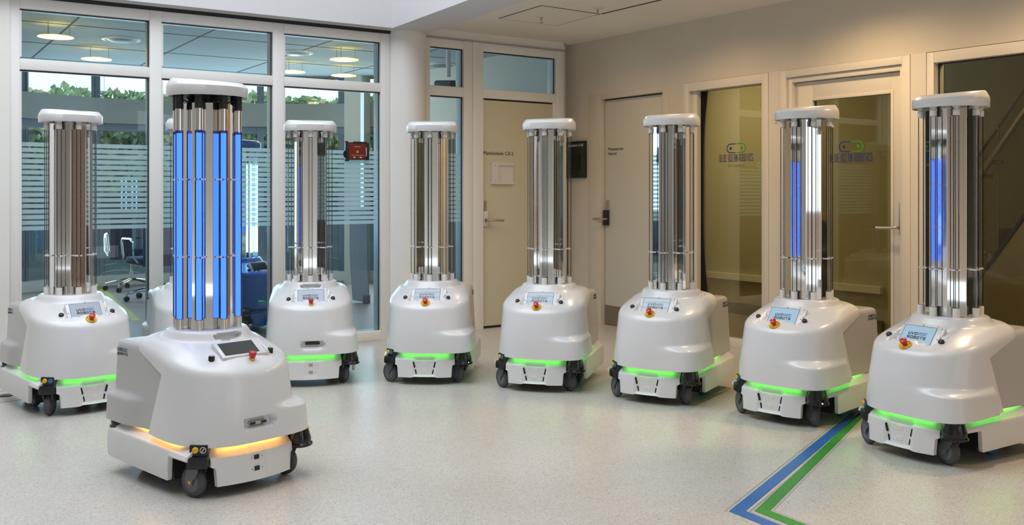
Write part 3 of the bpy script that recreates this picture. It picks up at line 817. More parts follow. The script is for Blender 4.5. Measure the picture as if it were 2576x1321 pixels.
def shell_mesh(recess, slot, mat):
    mb = MB()
    HL = half_cols(1); HR = half_cols(-1)
    loop = HR[::-1][:-1]+HL[:-1]      # closed loop: rear centre -> right side -> front centre -> left side -> rear centre
    def collar(th, k):
        """collar rings: k=0 base ... 1 top"""
        ax = 0.212 if cos(th) > 0 else 0.186; ay = 0.196
        x0, y0 = ax*cos(th), ay*sin(th)
        z0 = 0.598-0.078*x0
        x1, y1 = 0.166*cos(th), 0.166*sin(th); z1 = 0.631
        e = k*k*(3-2*k)
        return Vector((x0+(x1-x0)*(k**0.75), y0+(y1-y0)*(k**0.75), z0+(z1-z0)*(0.35*k+0.65*e)))
    def dent(p):
        if recess:
            my = smst(0.121, 0.106, abs(p.y-0.002))
            px_ = smst(0.304, 0.293, p.x)*smst(0.196, 0.222, p.x)
            p.z -= 0.041*my*px_*(0.55+0.45*smst(0.23, 0.285, p.x))
        e = ((p.y)/0.064)**2+((p.z-0.610)/0.0145)**2
        if slot and p.x > 0.08 and p.x < 0.212:
            wgt = smst(1.25, 0.75, e); p.x -= 0.030*wgt; p.z -= 0.006*wgt
        return p
    rows_top = []
    ks = [0.0, 0.12, 0.24, 0.36, 0.48, 0.60, 0.72, 0.84, 0.93, 1.0]
    cols = []
    for (bx, by) in loop:
        th = atan2(by, bx)
        belt = Vector((bx, by, zbelt(bx))); cb_ = collar(th, 0)
        col = []
        inner = belt.lerp(cb_, 0.16); inner.z += 0.012*sin(pi*0.16)*(0.6+0.4*smst(0.16, 0.0, bx))
        # lower side direction of the belt fillet
        low = Vector((bx*1.01, by*1.006, belt.z-0.024))
        for q in range(6):
            u = q/5; col.append((low*(1-u)**2+belt*2*u*(1-u)+inner*u*u))
        for u in (0.22, 0.29, 0.36, 0.43, 0.50, 0.57, 0.64, 0.71, 0.78, 0.85, 0.92, 0.97):
            p = belt.lerp(cb_, u); p.z += 0.012*sin(pi*u)*(0.6+0.4*smst(0.16, 0.0, bx))
            col.append(dent(p))
        for k in ks: col.append(dent(collar(th, k)))
        r = 0.160; col.append(Vector((r*cos(th), r*sin(th), 0.6335)))
        col.append(Vector((0.09*cos(th), 0.09*sin(th), 0.6335)))
        cols.append(col)
    nrow = len(cols[0])
    mb.quad_grid([[c[i] for c in cols] for i in range(nrow)], True)
    mb.ngon([c[-1] for c in cols])
    # face: front quarter columns both sides and the short flank in front of the cut line
    KF = 8
    E0 = even_arc(0.09, 0.312, 0.284, 2.8, NF); E1 = even_arc(0.09, 0.312, 0.302, 5.5, NF)
    def face_cols(side):
        out = []
        H = half_cols(side)
        for k in range(NF+KF+1):
            if k <= NF:
                th = pi/2*k/NF; bx, by = H[k]; fx = 0.0
                x0, y0 = E0[k]; x1, y1 = E1[k]
                y0 *= side; y1 *= side
            else:
                u = (k-NF)/KF; fx = u
                bx = 0.12-0.02*u; by = side*(0.262-0.001*u); x0 = x1 = 0.09-0.069*u; y0 = side*(0.284-0.003*u); y1 = side*(0.302-0.021*smst(0, .8, u))
            zb = zbelt(bx); zo = zbot(x0); col = []
            top = Vector((bx*1.01, by*1.006, zb-0.024))
            zs = [top.z+(0.372-top.z)*q/8 for q in range(9)]+[0.362, 0.354, 0.347, 0.341, 0.335, 0.329, 0.323, 0.317, 0.311, 0.304]
            zs += [0.304+(zo-0.304)*q/8 for q in range(1, 9)]
            for z in zs:
                v = (top.z-z)/(top.z-zo)
                g = v if fx == 0 else v*(1-fx)+max(0.0, (v-0.14)/0.86)*fx
                x = top.x+(x0-top.x)*g; y = top.y+(y0-top.y)*v
                x += 0.010*sin(pi*v)*max(0, cos(pi/2*min(1, k/NF)))
                if side > 0:
                    w = smst(0.347, 0.311, z)
                    x += (x1-x0)*w; y += (y1-y0)*w
                p = Vector((x, y, z))
                if slot and p.x > 0.3:
                    dy = max(0.0, abs(p.y-0.008)-0.048); dz = p.z-slot[0]
                    e = sqrt(dy*dy+dz*dz)
                    p.x -= 0.026*smst(0.0255, 0.0185, e)
                col.append(p)
            out.append(col)
        return out
    L = face_cols(1); Rr = face_cols(-1)
    allc = Rr[::-1][:-1]+L
    mb.quad_grid([[c[i] for c in allc] for i in range(len(L[0]))])
    # bottom lip turning inwards, and thickness of the cut edge
    def inw(p, d): return Vector((p.x-0.0 if abs(p.x) < 0.06 else p.x-d*0.6*(1 if p.x > 0 else -1), p.y-d*(p.y/abs(p.y) if abs(p.y) > 1e-4 else 0), p.z))
    bot = [c[-1] for c in allc]
    mb.quad_grid([bot, [Vector((p.x*0.93, p.y*0.93, p.z+0.001)) for p in bot]])
    for cc_ in (L[-1], Rr[-1]):
        mb.quad_grid([cc_, [Vector((p.x+0.004, p.y*0.90, p.z)) for p in cc_]])
    # hood flank and rear: from the belt down to the hood's lower edge
    for side in (1, -1):
        H = half_cols(side); cols2 = []
        c0_ = L[-1] if side > 0 else Rr[-1]
        pts = [(0.10, side*0.2610)]+H[NF+1:]
        for (bx, by) in pts:
            zb = zbelt(bx); low = Vector((bx*1.01, by*1.006, zb-0.024))
            zl = 0.468+(0.10-bx)*0.33
            zl = min(zl, zb-0.030)
            yl = by*1.004
            e = Vector((bx, yl, zl))
            cols2.append([low, low.lerp(e, 0.33), low.lerp(e, 0.66), e, Vector((bx, by*0.985, zl-0.004)), Vector((bx*0.95, by*0.92, zl-0.003))])
        mb.quad_grid([[c[i] for c in cols2] for i in range(6)])
    return mb.mesh('shell', mat, 50)

def cover_mesh(mat):
    """grey rear cover with a ledge at its right rear corner"""
    mb = MB(); rows = []
    zs = [(0.228, 0), (0.27, 0), (0.31, 0), (0.326, 0), (0.334, 0), (0.341, 0), (0.348, 0), (0.354, 0), (0.361, 0), (0.372, 0), (0.42, 0), (0.47, 0), (0.51, 0), (0.54, 0),
          (0.552, .0015), (0.560, .0045), (0.566, .0095), (0.570, .018), (0.572, .03)]
    path = []
    for k in range(9): path.append(('s', -1, 0.12-0.32*k/8))
    for k in range(1, 24): path.append(('r', 0, pi/2*(2+(-1+2*k/24))))   # angles from -90 to +90 about the rear
    for k in range(8, -1, -1): path.append(('s', 1, 0.12-0.32*k/8))
    for z, ins in zs:
        u = (z-0.228)/(0.572-0.228); b = 0.264-0.018*u; a = 0.162-0.006*u
        row = []
        for kind, sd, q in path:
            if kind == 's':
                q = 0.10+(q-0.12)*(0.30-0.18*smst(0.465, 0.56, z))/0.32-0.18*smst(0.465, 0.56, z)
                x, y = q, sd*b; fx = smst(-0.02, -0.2, q); right = sd < 0; xl, yl = q, sd*(b+(0.028 if right else 0.0)*fx)
            else:
                th = -pi/2-(pi)*((q/(pi/2)-1)/2) if False else None
                k = (q/(pi/2)-2+1)/2   # 0..1 from right side to left side
                th = -pi/2-pi*k
                x, y = sup(th, -0.2, a, b, 11.0); xl, yl = sup(th, -0.2, a+0.016, b+0.028, 12.0)
                fade = smst(0.75, 0.35, k); xl = x+(xl-x)*fade; yl = y+(yl-y)*fade
            w = smst(0.362, 0.328, z)
            x += (xl-x)*w; y += (yl-y)*w
            d = Vector((x+0.1, y)); 
            s_ = 1-ins/0.2
            row.append((-0.1+(x+0.1)*s_ if x < -0.1 else x, y*(1-ins/0.245), z))
        rows.append(row)
    mb.quad_grid(rows)
    mb.ngon(rows[-1]); 
    low = [(p[0]*0.93, p[1]*0.92, p[2]+0.001) for p in rows[0]]
    mb.quad_grid([rows[0], low]); mb.ngon(low, True)
    return mb.mesh('rear_cover', mat, 40)

def skirt_mesh(mat):
    """side and rear skirt in one moulding, raised over the front wheels"""
    mb = MB(); path = []
    def yside(x): return 0.281+(0.178-x)*0.047
    xs = [0.318, 0.29, 0.26, 0.235, 0.215, 0.2, 0.192, 0.186, 0.181, 0.178, 0.15, 0.1, 0.0, -0.1, -0.2, -0.26]
    for x in xs: path.append((x, -yside(x)))
    for k in range(1, 16):
        th = -pi/2-pi*k/16; x, y = sup(th, -0.26, 0.085, yside(-0.26), 5.0); path.append((x, y))
    for x in xs[::-1]: path.append((x, yside(x)))
    cols = []
    for x, y in path:
        if x > 0.192: zb = 0.155
        elif x > 0.178: zb = 0.058+(0.155-0.058)*(1-sqrt(max(0, 1-((x-0.178)/0.014)**2)))
        else: zb = 0.058+(0.178-x)*0.04
        zt = 0.178+(0.32-x)*0.04
        c = Vector((min(x, 0.1) if x < 0 else x, 0)); rx = x if x > -0.2 else x
        def ins(d):
            if x < -0.26:
                v = Vector((x+0.16, y)); n = v.normalized(); return x-n.x*d, y-n.y*d
            return x, y-(d if y > 0 else -d)
        col = [(x, y, zb)]
        for q in range(1, 7):
            z = zb+(zt-0.012-zb)*q/6
            bul = 0.004*sin(pi*q/6); xx, yy = ins(-bul); col.append((xx, yy, z))
        for d, dz in ((0.001, -0.007), (0.004, -0.003), (0.008, -0.001), (0.012, 0.0005), (0.03, 0.018), (0.048, 0.034)):
            xx, yy = ins(d); col.append((xx, yy, zt+dz))
        xx, yy = ins(0.10); col.append((xx, yy, zt+0.036))
        cols.append(col)
    mb.quad_grid([[c[i] for c in cols] for i in range(len(cols[0]))])
    # thickness at the bottom
    mb.quad_grid([[c[0] for c in cols], [(c[0][0], c[0][1]*0.94, c[0][2]) for c in cols], [(c[0][0], c[0][1]*0.94, 0.17) for c in cols]])
    for i in (0, -1):
        c = cols[i]; mb.quad_grid([c, [(p[0]-0.003, p[1]*0.9, p[2]) for p in c]])
    return mb.mesh('side_skirt', mat, 40)

def plate_x(y): return 0.402-1.0*y*y
def plate_mesh(mat, slits):
    """front bumper plate: bowed, notched over the wheels, dished in the middle, sloping back at its top"""
    mb = MB(); ys = [-0.190+0.380*k/76 for k in range(77)]
    cols = []
    for y in ys:
        ay = abs(y)
        zb = 0.047
        if ay > 0.170: zb = 0.105+0.02*sin(pi/2*min(1, (ay-0.170)/0.014))
        if slits and ay < 0.085: zb = 0.047+0.006*smst(0.085, 0.062, ay)
        dish = smst(0.080, 0.050, ay)*0.016 if slits else smst(0.046, 0.034, ay)*0.006
        zt = 0.163-0.006*(dish/0.016 if slits else 0.3)
        x = plate_x(y)
        col = [(x, y, zb)]
        zlist = [zb+(zt-0.010-zb)*q/8 for q in range(1, 9)]
        for z in zlist:
            up = 1.0 if slits else smst(0.056, 0.072, z)
            col.append((x-dish*up-0.010*(z-0.047)/0.116, y, z))
        dx = x-dish-0.010
        for d, dz in ((0.001, -0.005), (0.004, -0.002), (0.009, 0.0), (0.028, 0.02), (0.048, 0.042), (0.10, 0.044)):
            col.append((dx-d+(dish if d > 0.02 else 0), y*(1-d*0.6), zt+dz))
        cols.append(col)
    mb.quad_grid([[c[i] for c in cols] for i in range(len(cols[0]))])
    mb.quad_grid([[c[0] for c in cols], [(c[0][0]-0.02, c[0][1], c[0][2]) for c in cols], [(c[0][0]-0.03, c[0][1], 0.16) for c in cols]])
    for i in (0, -1):
        c = cols[i]; mb.quad_grid([c, [(p[0]-0.02, p[1]*0.99, p[2]) for p in c]])
    return mb.mesh('front_plate', mat, 40)

CACHE = {}
def cached(key, fn):
    if key not in CACHE: CACHE[key] = fn()
    return CACHE[key]

def lathe_me(name, mat, prof, n=20, smooth=40):
    mb = MB(); mb.lathe(prof, n=n); return mb.mesh(name, M[mat], smooth)

def caster_fork():
    mb = MB()
    mb.lathe([(0.030, 0.150), (0.030, 0.136), (0.026, 0.132)], n=20)
    mb.rbox((-0.012, 0, 0.131), (0.062, 0.052, 0.012), 0.005)
    for s_ in (1, -1):   # two cheeks sweeping back to the axle
        prof = [(-0.03, 0.128), (0.022, 0.128), (0.020, 0.105), (0.008, 0.085), (-0.008, 0.072), (-0.012, 0.050), (-0.026, 0.046), (-0.041, 0.052), (-0.045, 0.07), (-0.043, 0.10)]
        mb.prism(prof, 0.004*s_, lambda a, b, d, s_=s_: (a, 0.0205*s_+d, b))
    return mb.mesh('fork', M['fork'], 40)
def rot_y(): return Matrix.Rotation(pi/2, 3, 'X')
def tyre():
    mb = MB(); mb.lathe([(0.040, -0.016), (0.052, -0.017), (0.0595, -0.012), (0.0625, 0), (0.0595, 0.012), (0.052, 0.017), (0.040, 0.016)], n=32, mat=rot_y(), cap0=False, cap1=False)
    return mb.mesh('tyre', M['tyre'], 60)
def hub():
    mb = MB(); mb.lathe([(0.008, -0.0155), (0.018, -0.0145), (0.034, -0.012), (0.0405, -0.0155), (0.042, -0.014), (0.042, 0.014), (0.0405, 0.0155), (0.034, 0.012), (0.018, 0.0145), (0.008, 0.0155)], n=28, mat=rot_y())
    return mb.mesh('hub', M['hub'], 35)
def axle_cap(m):
    mb = MB(); mb.lathe([(0.006, -0.026), (0.0075, -0.0255), (0.0075, 0.0255), (0.006, 0.026)], n=12, mat=rot_y())
    return mb.mesh('axle_cap', M[m], 35)

def robot_logo(parent, mat_ink, mat_line, me_key, xf):
    """UVD ROBOTS with its three lines; xf maps (a right, b up, d out) metres to local space"""
    h = 0.0185; w = 0.0168; gap = 0.0042; t = 0.0040
    xf = xf @ Matrix.Diagonal((0.80, 0.84, 1.0, 1.0))
    def f1():
        mb = MB(); fn = lambda a, b, d: (a, b, d)
        strokes(mb, 'ROBOTS', -0.062, -0.0215, w, h, gap, t, fn, 0.0005)
        return mb.mesh('lettering', M[mat_ink], 0)
    def f0():
        mb = MB(); fn = lambda a, b, d: (a, b, d)
        strokes(mb, 'UVD', -0.062, 0.003, w, h, gap, t, fn, 0.0005)
        return mb.mesh('lettering', M[mat_ink], 0)
    def f2():
        mb = MB(); fn = lambda a, b, d: (a, b, d)
        for k, (z, l) in enumerate(((0.0185, 0.060), (0.0115, 0.050), (0.0045, 0.057))):
            mb.prism([(0.001, z), (0.001+l, z), (0.001+l, z+0.0026), (0.001, z+0.0026)], 0.0005, fn)
        return mb.mesh('logo_lines', M[mat_line], 0)
    a = link('lettering', cached(('let', mat_ink), f1), parent); a.matrix_local = xf
    a = link('lettering', cached(('let0', mat_ink), f0), parent); a.matrix_local = xf
    b = link('logo_lines', cached(('lin', mat_line), f2), parent); b.matrix_local = xf

def basis(o, r, u, n):
    m = Matrix((Vector(r).normalized(), Vector(u).normalized(), Vector(n).normalized())).transposed().to_4x4()
    m.translation = Vector(o); return m

TAB_TOP = Vector((0.2200, 0, 0.590)); TAB_BOT = Vector((0.276, 0, 0.518))

def robot(px, py, yaw, label, kind='plain', screen='scr_pale', caster=(20, 20), led='green_led', twist=4.0):
    """kind: plain (four slits in the plate), slot (camera slot in the shell), lit (slot, blue glowing tubes), blue"""
    root = thing('disinfection_robot', (px, py, 0), rad(yaw)-pi/2, label, 'robot', 'disinfection robots with tube towers')
    lit = kind == 'lit'; blue = kind == 'blue'; slot = kind in ('lit', 'slot')
    body = 'bluebody' if blue else 'shell'
    sk = 'bluebody' if blue else 'skirt'
    L = lambda nm, key, fn, par=root, loc=None, rot=None: link(nm, cached(key, fn), par, loc, rot)
    L('shell', ('shell', not lit, slot, body), lambda: shell_mesh(not lit, ((0.279 if lit else 0.262),) if slot else None, M[body]))
    cov = L('rear_cover', ('cover', blue), lambda: cover_mesh(M['bluebody' if blue else 'cover']))
    L('side_skirt', ('skirt', blue), lambda: skirt_mesh(M[sk]))
    pl = L('front_plate', ('plate', slot, blue), lambda: plate_mesh(M[sk], not slot))
    def chassis():
        mb = MB(); mb.box((-0.06, 0, 0.125), (0.44, 0.48, 0.15)); mb.box((0.24, 0, 0.10), (0.20, 0.20, 0.09)); mb.box((0.0, 0, 0.196), (0.56, 0.36, 0.026))
        return mb.mesh('chassis', M['chassis'], 0)
    L('chassis', 'chassis', chassis)
    # glow strips under the shell
    def led_front():
        mb = MB(); rows = []
        for k in range(25):
            y = -0.155+0.31*k/24; x = 0.374-0.9*y*y; rows.append([(x, y, 0.2035), (x-0.006, y, 0.2035), (x-0.006, y, 0.2075), (x, y, 0.2075)])
        mb.quad_grid(rows, True); mb.ngon(rows[0]); mb.ngon(rows[-1]); return mb.mesh('light_strip', M[led], 0)
    def led_side(s_):
        def f():
            mb = MB(); rows = []
            for k in range(21):
                x = 0.262-0.512*k/20; y = s_*(0.262 if 0.03 < x < 0.17 else (0.262-0.9*(x-0.17)**1.5 if x >= 0.17 else 0.2535)); z = zbot(x)-0.001
                rows.append([(x, y, z), (x, y-0.005*s_, z), (x, y-0.005*s_, z+0.004), (x, y, z+0.004)])
            mb.quad_grid(rows, True); mb.ngon(rows[0]); mb.ngon(rows[-1]); return mb.mesh('light_strip', M[led], 0)
        return f
    if not blue:
        tag(L('light_strip', ('ledf', led), led_front), 'glowing light strip at the front')
        for s_ in (1, -1): tag(L('light_strip', ('leds', led, s_), led_side(s_)), 'glowing light strip along the side')
    # casters
    for i, (sy, sx) in enumerate(((-1, 1), (1, 1), (-1, -1), (1, -1))):
        ang = rad(caster[i % 2]) if sx > 0 else rad(15)
        cx, cy = (0.302, 0.213) if sx > 0 else (-0.20, 0.150)
        f = L('caster', 'fork', caster_fork, root, (cx+0.0, sy*cy, 0), (0, 0, ang))
        L('tyre', 'tyre', tyre, f, (-0.024, 0, 0.0625)); L('hub', 'hub', hub, f, (-0.024, 0, 0.0625)); L('axle_cap', ('axle', lit), lambda: axle_cap('yellow' if lit else 'hub'), f, (-0.024, 0, 0.0625))
    for s_ in (1, -1):
        w_ = L('drive_wheel', 'drive', lambda: (lambda mb: (mb.lathe([(0.02, -0.018), (0.055, -0.018), (0.060, -0.012), (0.0605, 0.012), (0.055, 0.018), (0.02, 0.018)], n=32, mat=rot_y()), mb.mesh('drive_wheel', M['bluewheel'], 40))[1])(MB()), root, (-0.03, s_*0.185, 0.0605))
        tag(w_, 'blue rubber drive wheel')
    # corner block at the front right: block, neck, yellow button and key switch
    def block():
        mb = MB(); mb.rbox((0, 0, 0.147), (0.060, 0.086, 0.050), 0.010); mb.rbox((-0.010, 0.004, 0.190), (0.050, 0.072, 0.054), 0.004); return mb.mesh('corner_block', M['black'], 40)
    blk = L('corner_block', 'block', block, root, (0.318, -0.222, 0), (0, 0, rad(-42)))
    L('yellow_button', 'ybtn', lambda: (lambda mb: (mb.lathe([(0.0125, 0), (0.0125, 0.006), (0.010, 0.009), (0.0, 0.0095)], n=20, mat=Matrix.Rotation(pi/2, 3, 'Y'), cap1=False), mb.mesh('yellow_button', M['yellow'], 40))[1])(MB()), blk, (0.015, -0.008, 0.198))
    def key():
        mb = MB(); mb.lathe([(0.0125, 0), (0.0125, 0.004)], n=20, mat=Matrix.Rotation(pi/2, 3, 'Y')); return mb.mesh('key_switch', M['bluewheel' if not lit else 'chrome'], 40)
    L('key_switch', ('key', lit), key, blk, (0.015, 0.022, 0.198))
    if lit:
        L('key_face', 'keyface', lambda: lathe_me('key_face', 'black', [(0.010, 0), (0.010, 0.0015)]), blk, (0.0185, 0.022, 0.198), (0, pi/2, 0))
        mbk = MB(); mbk.box((0, 0, 0), (0.0015, 0.003, 0.018)); link('key_slot', mbk.mesh('key_slot', M['chrome'], 0), blk, (0.021, 0.022, 0.198), (rad(-35), 0, 0))
    # laser scanners at front left and rear right
    def scan():
        mb = MB(); mb.lathe([(0.0, 0.128), (0.056, 0.128), (0.060, 0.131), (0.060, 0.139), (0.053, 0.145), (0.054, 0.160), (0.044, 0.192), (0.043, 0.204)], n=32, cap0=False); return mb.mesh('laser_scanner', M['blackgloss'], 35)
    L('laser_scanner', 'scan', scan, root, (0.330, 0.243, 0)); L('laser_scanner', 'scan', scan, root, (-0.285, -0.238, 0.063), None)
    if lit:
        mbb = MB(); mbb.lathe([(0.042, 0.2035), (0.042, 0.2065)], n=24); link('warning_label', mbb.mesh('warning_label', M['yellow']), root, (0.335, 0.245, 0))
    # plate details
    if not slot:
        def slit():
            mb = MB(); mb.rbox((0, 0, 0), (0.012, 0.013, 0.042), 0.0058, None, 3); return mb.mesh('sensor_slit', M['blackgloss'], 50)
        def contact():
            mb = MB(); mb.rbox((0, 0, 0), (0.006, 0.034, 0.022), 0.0015, None, 1); return mb.mesh('charging_contact', M['socket'], 40)
        for s_ in (1, -1):
            for yy, zz, sc in ((0.067, 0.128, 1.0), (0.0555, 0.082, 0.78)):
                o = L('sensor_slit', 'slit', slit, pl, (plate_x(yy)-0.0085-0.010*(zz-0.047)/0.116-(0.010 if yy < .06 else 0.001), s_*yy, zz), (rad(-14)*s_, 0, 0)); o.scale = (1, 1, sc)
        for zz in (0.135, 0.088):
            L('charging_contact', 'contact', contact, pl, (0.402-0.016-0.010*(zz-0.047)/0.116-0.001, 0, zz))
    else:
        def port():
            mb = MB(); mb.box((0, 0, 0), (0.004, 0.023, 0.018)); return mb.mesh('square_port', M['black' if lit else 'steel'], 0)
        def scr(): return lathe_me('screw', 'ink', [(0.002, 0), (0.002, 0.001)], 8)
        for zz in (0.137, 0.092):
            L('square_port', ('port', lit), port, pl, (0.402-0.006-0.010*(zz-0.047)/0.116+0.0, -0.002, zz))
            for yy in (-0.024, 0.024): L('screw', 'screw', scr, pl, (plate_x(yy)-0.006-0.010*(zz-0.047)/0.116, yy, zz-0.001), (0, pi/2, 0))
        def camera_bar():
            mb = MB(); mb.rbox((0, 0, 0), (0.02, 0.092, 0.0165), 0.008, None, 3); return mb.mesh('depth_camera', M['blackgloss'], 50)
        zc = 0.279 if lit else 0.262
        if lit:
            mbc = MB(); mbc.rbox((0, 0, 0), (0.02, 0.080, 0.016), 0.007, None, 3); link('depth_camera', mbc.mesh('depth_camera', M['steel'], 50), root, (0.382, 0.004, zc-0.002))
            for yy in (-0.026, 0.026):
                mbc = MB(); mbc.rbox((0, 0, 0), (0.004, 0.026, 0.011), 0.0018, None, 2); link('camera_lens', mbc.mesh('camera_lens', M['scr_off'], 50), root, (0.392, 0.004+yy, zc-0.002))
        else:
            L('depth_camera', 'dcam', camera_bar, root, (0.387, 0.008, zc+0.010))
    # push buttons and emergency stop
    n_top = Vector((0.55, 0, 0.84)).normalized()
    qtop = Vector((0, 0, 1)).rotation_difference(n_top).to_euler()
    def btn(): return lathe_me('push_button', 'black', [(0.0135, -0.01), (0.0135, 0.004), (0.010, 0.0075), (0.0, 0.0085)], 20)
    def btn2(): return lathe_me('push_button', 'black', [(0.0125, -0.01), (0.0125, 0.013), (0.011, 0.015), (0.0, 0.0152)], 20)
    for s_ in (1, -1):
        b_ = L('push_button', ('btn', lit), btn2 if lit else btn, root, (0.272, 0.138*s_, 0.541 if not lit else 0.538), qtop if not lit else (0, rad(8), 0))
        if lit:
            mbb = MB(); mbb.lathe([(0.010, 0.0150), (0.010, 0.0165)], n=18)
            gm = 'logo_green' if s_ > 0 else 'cover'
            tag(link('button_cap', mbb.mesh('button_cap', M[gm], 40), b_), 'green button cap' if s_ > 0 else 'grey button cap')
    stop_loc = (0.339, 0, 0.5135) if not lit else (0.320, 0.020, 0.526)
    def disc(): return lathe_me('stop_plate', 'yellow' if not lit else 'yellow', [(0.030, 0), (0.030, 0.002), (0.0, 0.0022)], 32)
    def knob(): return lathe_me('stop_knob', 'red', [(0.010, 0.002), (0.010, 0.012), (0.0145, 0.013), (0.0150, 0.021), (0.0165, 0.026), (0.0155, 0.031), (0.010, 0.0335), (0.0, 0.034)], 24)
    if kind == 'plain':
        es = L('stop_plate', 'disc', disc, root, stop_loc, Vector((0, 0, 1)).rotation_difference(Vector((0.56, 0, 0.83))).to_euler())
        L('stop_knob', 'knob', knob, es)
        def stoptext(pick):
            mb = MB()
            for word, a0, step in ((('STOP', -0.42, 0.28),), (('EMERGENCY', 1.9, 0.31),))[pick]:
                for i, ch in enumerate(word):
                    if word == 'STOP': ang = a0+step*i; up = Vector((cos(ang), sin(ang))) ; flip = -1
                    else: ang = pi-1.25+step*i; ang = pi+1.24-step*i; up = Vector((cos(ang), sin(ang))); flip = 1
                    c_ = up*0.0235; u_ = up*flip; r_ = Vector((u_.y, -u_.x))
                    strokes(mb, ch, -0.0022, -0.0026, 0.0044, 0.0052, 0, 0.0011, lambda a, b, d, c_=c_, u_=u_, r_=r_: (c_.x+r_.x*a+u_.x*b, c_.y+r_.y*a+u_.y*b, 0.0022+d), 0.0003)
            return mb.mesh('lettering', M['ink'], 0)
        for pick in (0, 1): L('lettering', ('stoptext', pick), lambda: stoptext(pick), es)
    elif not blue:
        def ring(): return lathe_me('stop_base', 'yellow', [(0.0125, -0.004), (0.0125, 0.006), (0.0, 0.0062)], 20)
        es = L('stop_base', 'ring', ring, root, stop_loc, (0, rad(12), 0)); L('stop_knob', 'knob', knob, es)
    # tablet
    if not lit:
        mid = (TAB_TOP+TAB_BOT)/2; up = (TAB_TOP-TAB_BOT).normalized(); right = Vector((0, 1, 0)); nor = right.cross(up)
        if nor.x < 0: nor = -nor
        H2 = (TAB_TOP-TAB_BOT).length/2
        tabm = basis(mid, right, up, nor)
        def tab():
            mb = MB(); R3 = None
            mb.rbox((0.006, -0.004, -0.011), (0.216, 2*H2+0.030, 0.020), 0.006, R3)
            mb.rbox((0.035, H2+0.012, -0.011), (0.085, 0.012, 0.020), 0.003); mb.rbox((0.115, 0.028, -0.010), (0.014, 0.05, 0.018), 0.004); mb.rbox((0.115, -0.04, -0.010), (0.012, 0.03, 0.018), 0.003)
            return mb.mesh('tablet', M['shell'], 40)
        tb = L('tablet', 'tablet', tab); tb.matrix_local = tabm
        def scrn():
            mb = MB(); mb.box((0, 0, 0.0), (0.162, 2*H2, 0.0016)); return mb.mesh('screen', M['scr_off' if blue else screen], 0)
        sc = link('screen', cached(('scr', screen, blue), scrn), tb, (0, 0, -0.0006))
        def bez():
            mb = MB()
            for c_, s2 in (((0, H2+0.0015, 0), (0.166, 0.003, 0.003)), ((-0.0825, 0, 0), (0.003, 2*H2, 0.003)), ((0.0825, 0, 0), (0.003, 2*H2, 0.003))): mb.box(c_, s2)
            return mb.mesh('bezel', M['extframe'], 0)
        link('bezel', cached('bez', bez), tb, (0, 0, -0.0008))
        def tscr():
            mb = MB(); mb.lathe([(0.0032, 0), (0.0032, 0.0008)], n=8); return mb.mesh('screw', M['hub'], 0)
        for x_, y_ in ((-0.094, 0.048), (0.008, 0.054), (0.106, 0.046), (-0.094, -0.012), (0.106, -0.012)): link('screw', cached('tscr', tscr), tb, (x_, y_, -0.0011))
        mbc = cached('plug', lambda: (lambda mb: (mb.rbox((0, 0, 0), (0.03, 0.022, 0.014), 0.004), mb.rbox((0.004, -0.026, 0), (0.02, 0.014, 0.012), 0.004), mb.mesh('cable_plug', M['white_pl'], 40))[2])(MB()))
        link('cable_plug', mbc, tb, (0.130, 0.006, -0.014))
        if not blue:
            robot_logo(tb, 'inkgrey' if screen == 'scr_wave' else 'ink', 'inkblue' if screen != 'scr_wave' else 'inkgrey', 's', basis((0.0, -0.006, 0.0006), (1, 0, 0), (0, 1, 0), (0, 0, 1)))
    else:
        o_ = Vector((0.2585, -0.004, 0.5670)); up = Vector((-0.062, 0, 0.0385)).normalized(); right = Vector((0, 1, 0)); nor = Vector((0.0385, 0, 0.062)).normalized()
        tb = link('tablet', cached('tabl', lambda: (lambda mb: (mb.rbox((0.012, 0.002, -0.008), (0.222, 0.104, 0.020), 0.005), mb.rbox((0.03, 0.055, -0.006), (0.09, 0.010, 0.016), 0.003), mb.rbox((0.114, -0.022, 0.0), (0.012, 0.044, 0.014), 0.004), mb.mesh('tablet', M['shell'], 40))[3])(MB())), root)
        tb.matrix_local = basis(o_, right, up, nor)
        mbs = MB(); mbs.box((-0.002, 0, 0.0026), (0.160, 0.076, 0.0016)); link('screen', mbs.mesh('screen', M['scr_off'], 0), tb)
    # logo on both flanks of the rear cover
    if not blue:
        tl = 0.050
        robot_logo(cov, 'ink', 'inkblue', 'c', basis((-0.277, -0.2495, 0.520), (1, 0, 0), (0, -0.054, 1), (0, -1, -0.054)))
        robot_logo(cov, 'ink', 'inkblue', 'c', basis((-0.275, 0.2495, 0.521), (-1, 0, 0), (0, 0.054, 1), (0, 1, -0.054)))
    # tower: reflector column, tubes with their sockets and clips, cap
    def refl():
        mb = MB(); z1 = 1.600 if lit else 1.64
        ring = [(0.1126*cos(pi/8+pi/4*k), 0.1126*sin(pi/8+pi/4*k)) for k in range(8)]
        mb.prism(ring, z1-0.634, lambda a, b, d: (a, b, 0.634+d)); return mb.mesh('reflector_column', M['mirror'], 0)
    L('reflector_column', ('refl', lit), refl, root, None, (0, 0, rad(twist)))
    def edges():
        mb = MB(); z1 = 1.600 if lit else 1.64
        for k in range(8):
            a = pi/8+pi/4*k; mb.box((0.1126*cos(a), 0.1126*sin(a), (0.634+z1)/2), (0.0022, 0.003, z1-0.634), Matrix.Rotation(a, 3, 'Z'))
        return mb.mesh('column_edges', M['white_pl'], 0)
    if not lit: L('column_edges', ('edge', lit), edges, root, None, (0, 0, rad(twist)))
    RT = 0.1318
    glow = lit or blue
